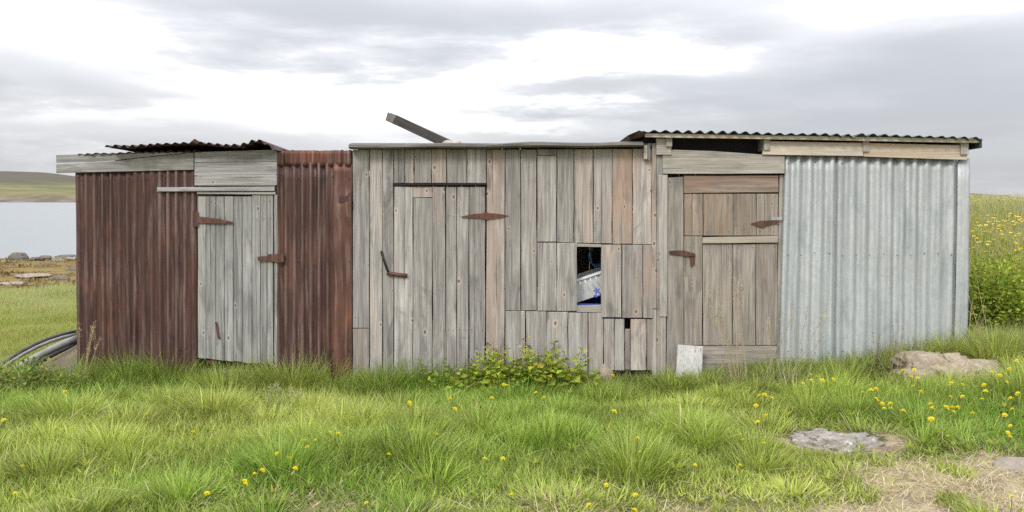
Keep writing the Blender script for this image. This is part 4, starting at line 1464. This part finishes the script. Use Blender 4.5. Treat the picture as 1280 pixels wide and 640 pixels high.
def grass_sides():
    # left meadow down to the shore
    n = 370000
    d = 8.2 + 18.5 * RNG.random(n) ** 1.6
    u = RNG.uniform(-1.05, -.40, n)
    x, y = d * u, d - 8.2
    k = ((u > -.7) | (RNG.random(n) < .6)) & (x < np.where(y < 2.7, -4.13, -3.2)) & (y > .08)
    x, y, d = x[k], y[k], d[k]
    n = len(x)
    edge = 12.8 + .9 * np.sin(x * .55) + .4 * np.sin(x * 1.7)
    keep = (RNG.random(n) < 1 - sst(edge - 1, edge + .6, y)) & ~((y < 1.15) & (x > -5.3) & (RNG.random(n) < .85))
    x, y, d = x[keep], y[keep], d[keep]; n = len(x)
    tall = sst(5.5, 8.5, y) * (1 - .3 * np.clip(field(x, y, 1.1, 5), 0, 1))
    L = (.09 + .22 * tall) * RNG.uniform(.6, 1.35, n) * (1 + .3 * field(x, y, 1.4, 6))
    hue = np.clip(.55 + .3 * field(x, y, 1.2, 44) + RNG.normal(0, .22, n), 0, 1)
    col = lerp3((.19, .27, .03), (.38, .38, .065), hue); tip = lerp3((.28, .36, .07), (.50, .49, .15), hue)
    pale = (tall * RNG.uniform(.3, 1, n))[:, None]
    col = col * (1 - .6 * pale) + np.array([.30, .38, .15]) * .6 * pale
    tip = tip * (1 - .6 * pale) + np.array([.45, .51, .26]) * .6 * pale
    straw = RNG.random(n) < .13
    col[straw] = (.42, .36, .20); tip[straw] = (.50, .44, .27)
    base = np.stack([x, y, terr(x, y) - .01], 1)
    me = blade_mesh('shore_meadow_grass', base, RNG.uniform(0, 6.28, n), L, RNG.normal(.2, .18, n), RNG.uniform(.1, .9, n),
                    RNG.uniform(.7, 1.3, n) * (.00078 * d), col, M['leaf'], tip, 2)
    tag(link('shore_meadow_grass', me), 'pale green grass between the rusty shed and the shore', 'grass', kind='stuff')
    # brown seaweed on the shore
    n = 60000
    x = RNG.uniform(-38, 0, n); y = RNG.uniform(12.5, 31.5, n)
    k = (x > -(y + 8.2) * 1.0) & (x < -(y + 8.2) * .40) & (field(x, y, 1.3, 71) + RNG.normal(0, .4, n) > -.1)
    k &= y > 12.8 + .9 * np.sin(x * .55) + .4 * np.sin(x * 1.7)
    x, y = x[k], y[k]; n = len(x)
    t = np.clip(.5 + .35 * field(x, y, 1.7, 72) + RNG.normal(0, .25, n), 0, 1)
    col = lerp3((.11, .076, .028), (.30, .21, .075), t)
    me = blade_mesh('seaweed', np.stack([x, y, terr(x, y) - .02], 1), RNG.uniform(0, 6.28, n), RNG.uniform(.10, .28, n), RNG.uniform(.7, 1.3, n),
                    RNG.uniform(.2, .7, n), RNG.uniform(.03, .09, n), col, M['straw'], None, 2)
    tag(link('seaweed', me), 'brown seaweed strewn over the shore', 'seaweed', kind='stuff')
    # right bank
    n = 270000
    d = 8.2 + 9 * RNG.random(n) ** 1.3
    u = RNG.uniform(.40, 1.05, n)
    x, y = d * u, d - 8.2
    k = ((u < .7) | (RNG.random(n) < .6)) & (x > np.where(y < 2.9, 4.27, 3.6)) & (y > .08)
    x, y, d = x[k], y[k], d[k]; n = len(x)
    L = (.15 + .13 * sst(.6, 4, y)) * RNG.uniform(.6, 1.4, n) * (1 + .3 * field(x, y, 1.6, 16))
    hue = np.clip(.5 + .3 * field(x, y, 1.5, 54) + RNG.normal(0, .22, n), 0, 1)
    col = lerp3((.17, .26, .026), (.34, .36, .05), hue); tip = lerp3((.26, .35, .055), (.50, .49, .14), hue)
    straw = RNG.random(n) < .12 + .10 * sst(3, 6, y)
    col[straw] = (.40, .36, .20); tip[straw] = (.50, .46, .28)
    L[straw] *= 1.25
    base = np.stack([x, y, terr(x, y) - .01], 1)
    me = blade_mesh('bank_grass', base, RNG.uniform(0, 6.28, n), L, RNG.normal(.16, .15, n), RNG.uniform(.1, .9, n),
                    RNG.uniform(.6, 1.5, n) * (.00080 * d), col, M['leaf'], tip, 2)
    tag(link('bank_grass', me), 'green and straw grass on the rising bank right of the sheds', 'grass', kind='stuff')
    # tall pale stalks against the sky
    n = 3300
    d = RNG.uniform(10, 16, n); u = RNG.uniform(.48, 1.0, n); x, y = d * u, d - 8.2
    base = np.stack([x, y, terr(x, y) - .01], 1)
    me = blade_mesh('bank_stalks', base, RNG.uniform(0, 6.28, n), RNG.uniform(.25, .58, n), RNG.normal(.1, .08, n), RNG.uniform(0, .4, n),
                    .0005 * d, lerp3((.40, .36, .22), (.55, .50, .34), RNG.random(n)), M['straw'], None, 2)
    tag(link('bank_stalks', me), 'tall pale dry stalks standing up on the right bank', 'grass', kind='stuff')
    # yellow flowers of the bank
    n = 3600
    d = 9.2 + 7.0 * RNG.random(n); u = RNG.uniform(.49, 1.0, n); x, y = d * u, d - 8.2
    k = (field(x, y, 2.1, 77) + 1.0 * sst(2.2, 5, y) > .50) & (x > 4.4)
    x, y, d = x[k], y[k], d[k]; n = len(x)
    z = terr(x, y) + RNG.uniform(.18, .36, n)
    V, F = [], []
    for a, b, c, q in zip(x, y, z, d):
        i = len(V); r = random.uniform(.018, .032)
        for s_ in range(6):
            t = s_ * math.pi / 3
            V.append((a + r * math.cos(t), b + r * math.sin(t) * .9, c + random.uniform(-.006, .012)))
        V.append((a, b, c - .012)); V.append((a, b, c + .010))
        for s_ in range(6):
            F.append((i + s_, i + (s_ + 1) % 6, i + 7)); F.append((i + (s_ + 1) % 6, i + s_, i + 6))
    me = mesh('bank_wildflowers', V, F, M['petal'])
    at = me.color_attributes.new('col', 'FLOAT_COLOR', 'POINT')
    at.data.foreach_set('color', np.tile(np.array([.80, .68, .06, 1], np.float32), len(V)))
    tag(link('bank_wildflowers', me), 'yellow wildflowers dotted over the right bank', 'flowers', kind='stuff')


# ---- flowers one can count
def flower_meshes():
    out = []
    for v in range(4):
        V, F = [], []
        for ring, (n, r, h, w) in enumerate(((13, .025, .000, .0105), (10, .018, .006, .010), (7, .011, .010, .009))):
            for k in range(n):
                t = 2 * math.pi * (k + ring * .5) / n + random.uniform(-.1, .1)
                c, s_ = math.cos(t), math.sin(t)
                i = len(V)
                rr = r * random.uniform(.85, 1.1); hh = h + random.uniform(-.002, .004)
                V += [(0, 0, h * .5 - .004), (c * rr * .7 - s_ * w / 2, s_ * rr * .7 + c * w / 2, hh + .003), (c * rr, s_ * rr, hh), (c * rr * .7 + s_ * w / 2, s_ * rr * .7 - c * w / 2, hh + .003)]
                F.append((i, i + 1, i + 2, i + 3))
        me = mesh('flower_head', V, F, M['petal'])
        a = me.color_attributes.new('col', 'FLOAT_COLOR', 'POINT')
        cc = np.tile(np.array([.84, .70, .03, 1], np.float32), (len(V), 1)); cc[2::4, :3] *= (1.0, 1.1, 2.0)
        a.data.foreach_set('color', cc.ravel())
        out.append(me)
    return out


def dandelions():
    pts = """4.7,526 81,490 28,584 19,617 380,551 394,551 384,560 346,568 362,573 318,593 328,589 306,602 307,606 259,617 242,541 369,587
563,499 569,512 512,504 514,538 546,544 486,569 413,541 423,543 606,574 629,574 691,534 615,498 626,473 638,473 630,481 634,482 670,491 680,498 458,629
797,549 800,566 782,556 766,470 758,606 736,633 793,638 639,620 929,550 925,582 869,582 794,620 768,515
949,495 956,494 965,498 945,507 958,520 947,528 955,555 1013,469 1021,471 1004,479 1014,476 1028,476 1042,475 1078,491 1089,488 1095,487 1095,499 1098,502
1103,505 1113,510 1113,505 1105,511 1129,514 1141,483 1151,490 1129,464 1139,472 1147,473 1143,463 1189,480 1203,482 1203,497 1188,496 1165,511 1163,506 1183,510 1190,510 1197,510
1192,515 1216,517 1228,499 1230,482 1232,490 1185,545 1263,533 1260,542 1262,546 1265,512 1256,519 1164,524 1264,499 1272,493 1265,622 1250,470 1262,462 1271,452 1258,478 1240,466"""
    heads = flower_meshes()
    smc = leaf_mat('flower_stalk', .2)
    for i, pr in enumerate(pts.split()):
        px, py = map(float, pr.split(','))
        h = random.uniform(.13, .20) if py < 530 else random.uniform(.10, .16)
        q = ground(px, py, h)
        g = float(terr(q.x, q.y))
        if px < 100:
            lab, grp = 'yellow dandelion in the grass near the left border', 'dandelions near the left border'
        elif px < 335:
            lab, grp = 'yellow dandelion in the grass before the silver plank door', 'dandelions before the silver door'
        elif px < 440:
            lab, grp = 'yellow dandelion in the grass before the right rusty wall panel', 'dandelions before the right rusty panel'
        elif px < 720 and py < 515:
            lab, grp = 'yellow dandelion among the leafy weeds at the plank wall', 'dandelions among the weeds'
        elif px < 840:
            lab, grp = 'yellow dandelion in the open grass before the plank shed', 'dandelions before the plank shed'
        elif px < 970:
            lab, grp = 'yellow dandelion in the grass before the brown plank door', 'dandelions before the brown door'
        elif px < 1060:
            lab, grp = 'yellow dandelion close to the left half of the galvanised wall', 'dandelions at the galvanised wall'
        elif px < 1122 and py < 530:
            lab, grp = 'yellow dandelion round the low dark weed left of the tan boulders', 'dandelions left of the boulders'
        elif px < 1156 and py < 495:
            lab, grp = 'yellow dandelion against the left end of the larger tan boulder', 'dandelions at the boulder end'
        elif px > 1222 and py < 530:
            lab, grp = 'yellow dandelion in the grass right of the smaller tan boulder', 'dandelions right of the boulders'
        elif py < 530:
            lab, grp = 'yellow dandelion in the grass just in front of the tan boulders', 'dandelions in front of the boulders'
        else:
            lab, grp = 'yellow dandelion by the worn path at the lower right', 'dandelions by the path'
        D = empty('dandelion', (q.x, q.y, g), lab, 'flower', grp)
        lx, ly = random.uniform(-.02, .02), random.uniform(-.02, .02)
        top = q
        V, F = tube_data([(lx, ly, 0), (lx * .4, ly * .4, h * .5), (0, 0, h)], .0024, 5)
        me = mesh('stem', V, F, smc)
        a = me.color_attributes.new('col', 'FLOAT_COLOR', 'POINT'); a.data.foreach_set('color', np.tile(np.array([.16, .22, .06, 1], np.float32), len(V)))
        link('stem', me, D, (q.x, q.y, g))
        o = link('flower_head', heads[i % 4], D, (q.x, q.y, g + h), (random.uniform(.1, .75), random.uniform(-.35, .35), random.uniform(0, 6)))
        s_ = random.uniform(.6, .95) if py < 530 else random.uniform(.5, .78)
        o.scale = (s_, s_, s_)


# ---- leafy plants
def leaf_cloud(L, colr, name, mat):
    """L = list of (point, direction, length, width, colour)"""
    V, F, C = [], [], []
    for p, d, ln, wd, c in L:
        d = d.normalized()
        s_ = d.cross(Vector((0, 0, 1)))
        if s_.length < .05:
            s_ = Vector((1, 0, 0))
        s_.normalize()
        u = s_.cross(d)
        roll = random.gauss(0, .5)
        s2 = s_ * math.cos(roll) + u * math.sin(roll); u2 = u * math.cos(roll) - s_ * math.sin(roll)
        i = len(V)
        V += [p, p + d * ln * .45 + s2 * wd * .5 + u2 * wd * .15, p + d * ln * .95 - u2 * ln * .12, p + d * ln * .45 - s2 * wd * .5 + u2 * wd * .15, p + d * ln * .5]
        F += [(i, i + 1, i + 4), (i + 1, i + 2, i + 4), (i + 2, i + 3, i + 4), (i + 3, i, i + 4)]
        C += [(*c, 1)] * 5
    me = mesh(name, V, F, mat)
    a = me.color_attributes.new('col', 'FLOAT_COLOR', 'POINT')
    a.data.foreach_set('color', np.array(C, np.float32).ravel())
    return me


def rc(a, b):
    t = random.random()
    return tuple((x * (1 - t) + y * t) * random.uniform(.8, 1.2) for x, y in zip(a, b))


def stems_mesh(name, stems, rad, col, mat, o):
    V, F = [], []
    for pts in stems:
        v, f = tube_data([p - o for p in pts], [rad * (1 - .6 * i / (len(pts) - 1)) for i in range(len(pts))], 4, False)
        k = len(V); V += v; F += [tuple(i + k for i in q) for q in f]
    me = mesh(name, V, F, mat, True)
    a = me.color_attributes.new('col', 'FLOAT_COLOR', 'POINT')
    a.data.foreach_set('color', np.tile(np.array([*col, 1], np.float32), len(V)))
    return me


def weed(label, x0, x1, y0, y1, n, hmin, hmax, ca, cb, ctop, name='leafy_weed', leaf=.078):
    cx, cy = (x0 + x1) / 2, (y0 + y1) / 2
    S = empty(name, (cx, cy, float(terr(cx, cy))), label, 'weed')
    o = WL[S]
    stems, leaves = [], []
    for k in range(n):
        x, y = random.uniform(x0, x1), random.uniform(y0, y1)
        z = float(terr(x, y)) - .01
        h = (hmin * .7 + (hmax * 1.12 - hmin * .7) * random.random() ** 1.3) * (1 - .30 * abs((x - cx) / (x1 - x0) * 2) ** 2)
        lean = Vector((random.gauss(0, .15), random.gauss(-.06, .10), 0))
        pts = [Vector((x, y, z)) + (Vector((0, 0, h)) + lean * h * 2 * t) * t for t in (0, .35, .7, 1)]
        stems.append(pts)
        m = int(6 + h * 40)
        for j in range(m):
            t = .15 + .85 * j / m
            p = pts[0].lerp(pts[3], t) + Vector((random.gauss(0, .006), random.gauss(0, .006), 0))
            a = j * 2.4 + random.gauss(0, .4)
            d = Vector((math.cos(a), math.sin(a), random.uniform(-.25, .5)))
            l = leaf * random.uniform(.5, 1.5) * (1.15 - .75 * t ** 2)
            c = rc(ca, cb) if t < .78 else rc(ctop, cb)
            leaves.append((p - o, d, l, l * .68, c))
    st = link('stems', stems_mesh('stems', stems, .0035, (.14, .13, .06), M['leaf'], o), S, o)
    tag(st, kind='stuff')
    lf = link('foliage', leaf_cloud(leaves, None, 'foliage', M['leaf']), S, o)
    tag(lf, kind='stuff')


def shrub(label, c, r, n, ca, cb, leaf, name='shrub'):
    c = Vector(c)
    S = empty(name, c, label, 'shrub')
    stems, leaves = [], []
    clumps = []
    for k in range(34):
        v = Vector((random.gauss(0, 1), random.gauss(0, 1), random.gauss(.25, .9))).normalized()
        rr = random.uniform(.45, 1.0)
        q = Vector((v.x * r[0], v.y * r[1], abs(v.z) * r[2])) * rr
        clumps.append((c + q, random.uniform(.16, .30)))
        stems.append([c + Vector((q.x * .1, q.y * .1, -.02)), c + q * .5 + Vector((0, 0, .04)), c + q])
    tone = [random.uniform(.75, 1.25) for _ in clumps]
    for k in range(n):
        i = random.randrange(len(clumps)); p, s_ = clumps[i]
        v = Vector((random.gauss(0, .5), random.gauss(0, .5), random.gauss(0, .5)))
        q = p + v * s_ * min(r) * 2.0
        if q.z < c.z:
            q.z = c.z + random.random() * .1
        d = v + Vector((0, 0, .35)) + Vector((random.gauss(0, .5), random.gauss(0, .5), random.gauss(0, .3)))
        l = leaf * random.uniform(.6, 1.35)
        leaves.append((q - c, d, l, l * .55, tuple(a * tone[i] for a in rc(ca, cb))))
    tag(link('stems', stems_mesh('stems', stems, .008, (.12, .10, .06), M['leaf'], c), S, c), kind='stuff')
    tag(link('foliage', leaf_cloud(leaves, None, 'foliage', M['leaf']), S, c), kind='stuff')


def dry_tuft(label, px, py, n, h0, h1, spread, col, heads=True, green=0, name='dry_grass_tuft', lean=(0, 0)):
    q = ground(px, py)
    g = float(terr(q.x, q.y))
    S = empty(name, (q.x, q.y, g), label, 'grass tuft')
    stems, leaves = [], []
    o = WL[S]
    for k in range(n):
        a = random.uniform(0, 6.28)
        b = Vector((q.x + random.gauss(0, spread * .25), q.y + random.gauss(0, spread * .2), g - .01))
        h = random.uniform(h0, h1)
        d = Vector((math.cos(a) * spread * random.random() + lean[0] * random.uniform(.5, 1.3), math.sin(a) * spread * .7 * random.random() + lean[1], h))
        pts = [b, b + d * .5 + Vector((0, 0, .02)), b + d]
        stems.append(pts)
        if heads and random.random() < .8:
            for j in range(26):
                t = random.uniform(.78, 1.04)
                p = b + d * t
                dr = d.normalized() * 1.0 + Vector((random.gauss(0, .8), random.gauss(0, .8), random.gauss(.1, .4)))
                leaves.append((p - o, dr, random.uniform(.02, .055), .0045, rc(col, tuple(v * .8 for v in col))))
    st = link('stalks', stems_mesh('stalks', stems, .0032, col, M['straw'], o), S, o); tag(st, kind='stuff')
    if leaves:
        tag(link('seed_heads', leaf_cloud(leaves, None, 'seed_heads', M['straw']), S, o), kind='stuff')
    m = 260
    a = RNG.uniform(0, 6.28, m); rr = np.abs(RNG.normal(0, spread * .45, m))
    base = np.stack([rr * np.cos(a), rr * np.sin(a), np.full(m, -.01)], 1)
    cc = lerp3(tuple(v * .8 for v in col), col, RNG.random(m))
    if green:
        k = RNG.random(m) < green
        cc[k] = (.20, .27, .06)
    tag(link('blades', blade_mesh('blades', base, a + RNG.normal(0, .5, m), RNG.uniform(.08, .26, m), RNG.uniform(.1, .7, m), RNG.uniform(.2, 1.0, m), np.full(m, .0045), cc, M['leaf']), S, o), kind='stuff')


def loose_straws():
    n = 340
    y = RNG.uniform(-3.9, -.2, n); x = RNG.uniform(-5, 5, n)
    k = np.abs(x) < (y + 8.2) * .58
    x, y = x[k], y[k]; n = len(x)
    base = np.stack([x, y, terr(x, y) + RNG.uniform(.05, .14, n)], 1)
    cc = lerp3((.42, .35, .20), (.62, .55, .36), RNG.random(n))
    me = blade_mesh('loose_straw', base, RNG.uniform(0, 6.28, n), RNG.uniform(.10, .34, n), RNG.uniform(.9, 1.5, n), RNG.uniform(-.1, .5, n), np.full(n, .0048), cc, M['straw'])
    tag(link('loose_straw', me), 'fallen dry stalks lying over the green grass', 'straw', kind='stuff')


def plants():
    ga, gb = (.21, .32, .035), (.50, .56, .06)
    ya, yb = (.34, .40, .04), (.46, .52, .06)
    tp = (.15, .18, .05)
    X = lambda px: P(px, 473, -.25).x
    weed('left leafy weed clump with dark upright tips against the plank door', X(535), X(612), -.48, -.06, 30, .24, .44, ga, gb, tp)
    weed('middle leafy weed clump, tallest and purplish at its tips, against the plank wall', X(595), X(675), -.50, -.06, 48, .28, .52, ga, gb, (.15, .16, .05))
    weed('right leafy weed clump with yellow-green leaves below the square opening', X(668), X(742), -.46, -.08, 36, .24, .46, (.24, .32, .04), yb, tp)
    weed('low weed with broad green leaves beside the tan boulders', P(1150, 490, -.5).x, P(1200, 490, -.5).x, -.62, -.35, 9, .10, .18, (.10, .17, .03), (.2, .27, .05), (.2, .27, .05))
    weed('low dark green weed before the galvanised wall left of the boulders', P(1075, 480, -.4).x, P(1115, 480, -.4).x, -.55, -.25, 9, .12, .22, (.09, .15, .03), (.18, .24, .05), (.2, .27, .05))
    p = ground(5, 505)
    shrub('bushy green shrub at the left border before the pipe pile', (p.x - .15, p.y + .35, p.z - .02), (.50, .32, .26), 2600, (.11, .17, .035), (.27, .31, .07), .045)
    for px, Y, r, lab, ca, cb in ((1232, 1.15, (.62, .50, .62), 'dark green bush just right of the galvanised shed corner', (.16, .26, .03), (.40, .44, .06)),
                                  (1278, 1.5, (.70, .55, .70), 'brighter green bush at the right border below the flowery bank', (.17, .25, .03), (.38, .41, .06))):
        q = P(px, 400, Y)
        shrub(lab, (q.x + .15, Y, float(terr(q.x, Y)) - .02), r, 6500, ca, cb, .05)
    dry_tuft('bleached dry grass tuft at the left corner of the rusty shed', 104, 488, 9, .35, .62, .08, (.50, .40, .24), lean=(.13, 0))
    dry_tuft('tall dry grass in front of the brown plank door', 925, 484, 14, .55, .98, .20, (.52, .43, .27), green=.25, lean=(-.06, 0))
    dry_tuft('dry grass leaning over the left edge of the galvanised wall', 985, 482, 13, .4, .85, .30, (.50, .43, .28), green=.35, lean=(.12, 0))
    dry_tuft('thin dry stalks at the foot of the galvanised wall by the boulders', 1108, 476, 12, .2, .5, .22, (.36, .29, .19), green=.2)
    dry_tuft('dry stalks arching before the bush right of the shed', 1225, 448, 12, .35, .8, .4, (.48, .42, .26), heads=False, green=.2)
    dry_tuft('pale seed-head grass tuft before the rusty sheet right of the door', 345, 520, 16, .16, .26, .16, (.46, .46, .25), green=.8, lean=(.06, 0))
    loose_straws()


grass_front()
ground_rosettes()
path_litter()
grass_sides()
dandelions()
plants()
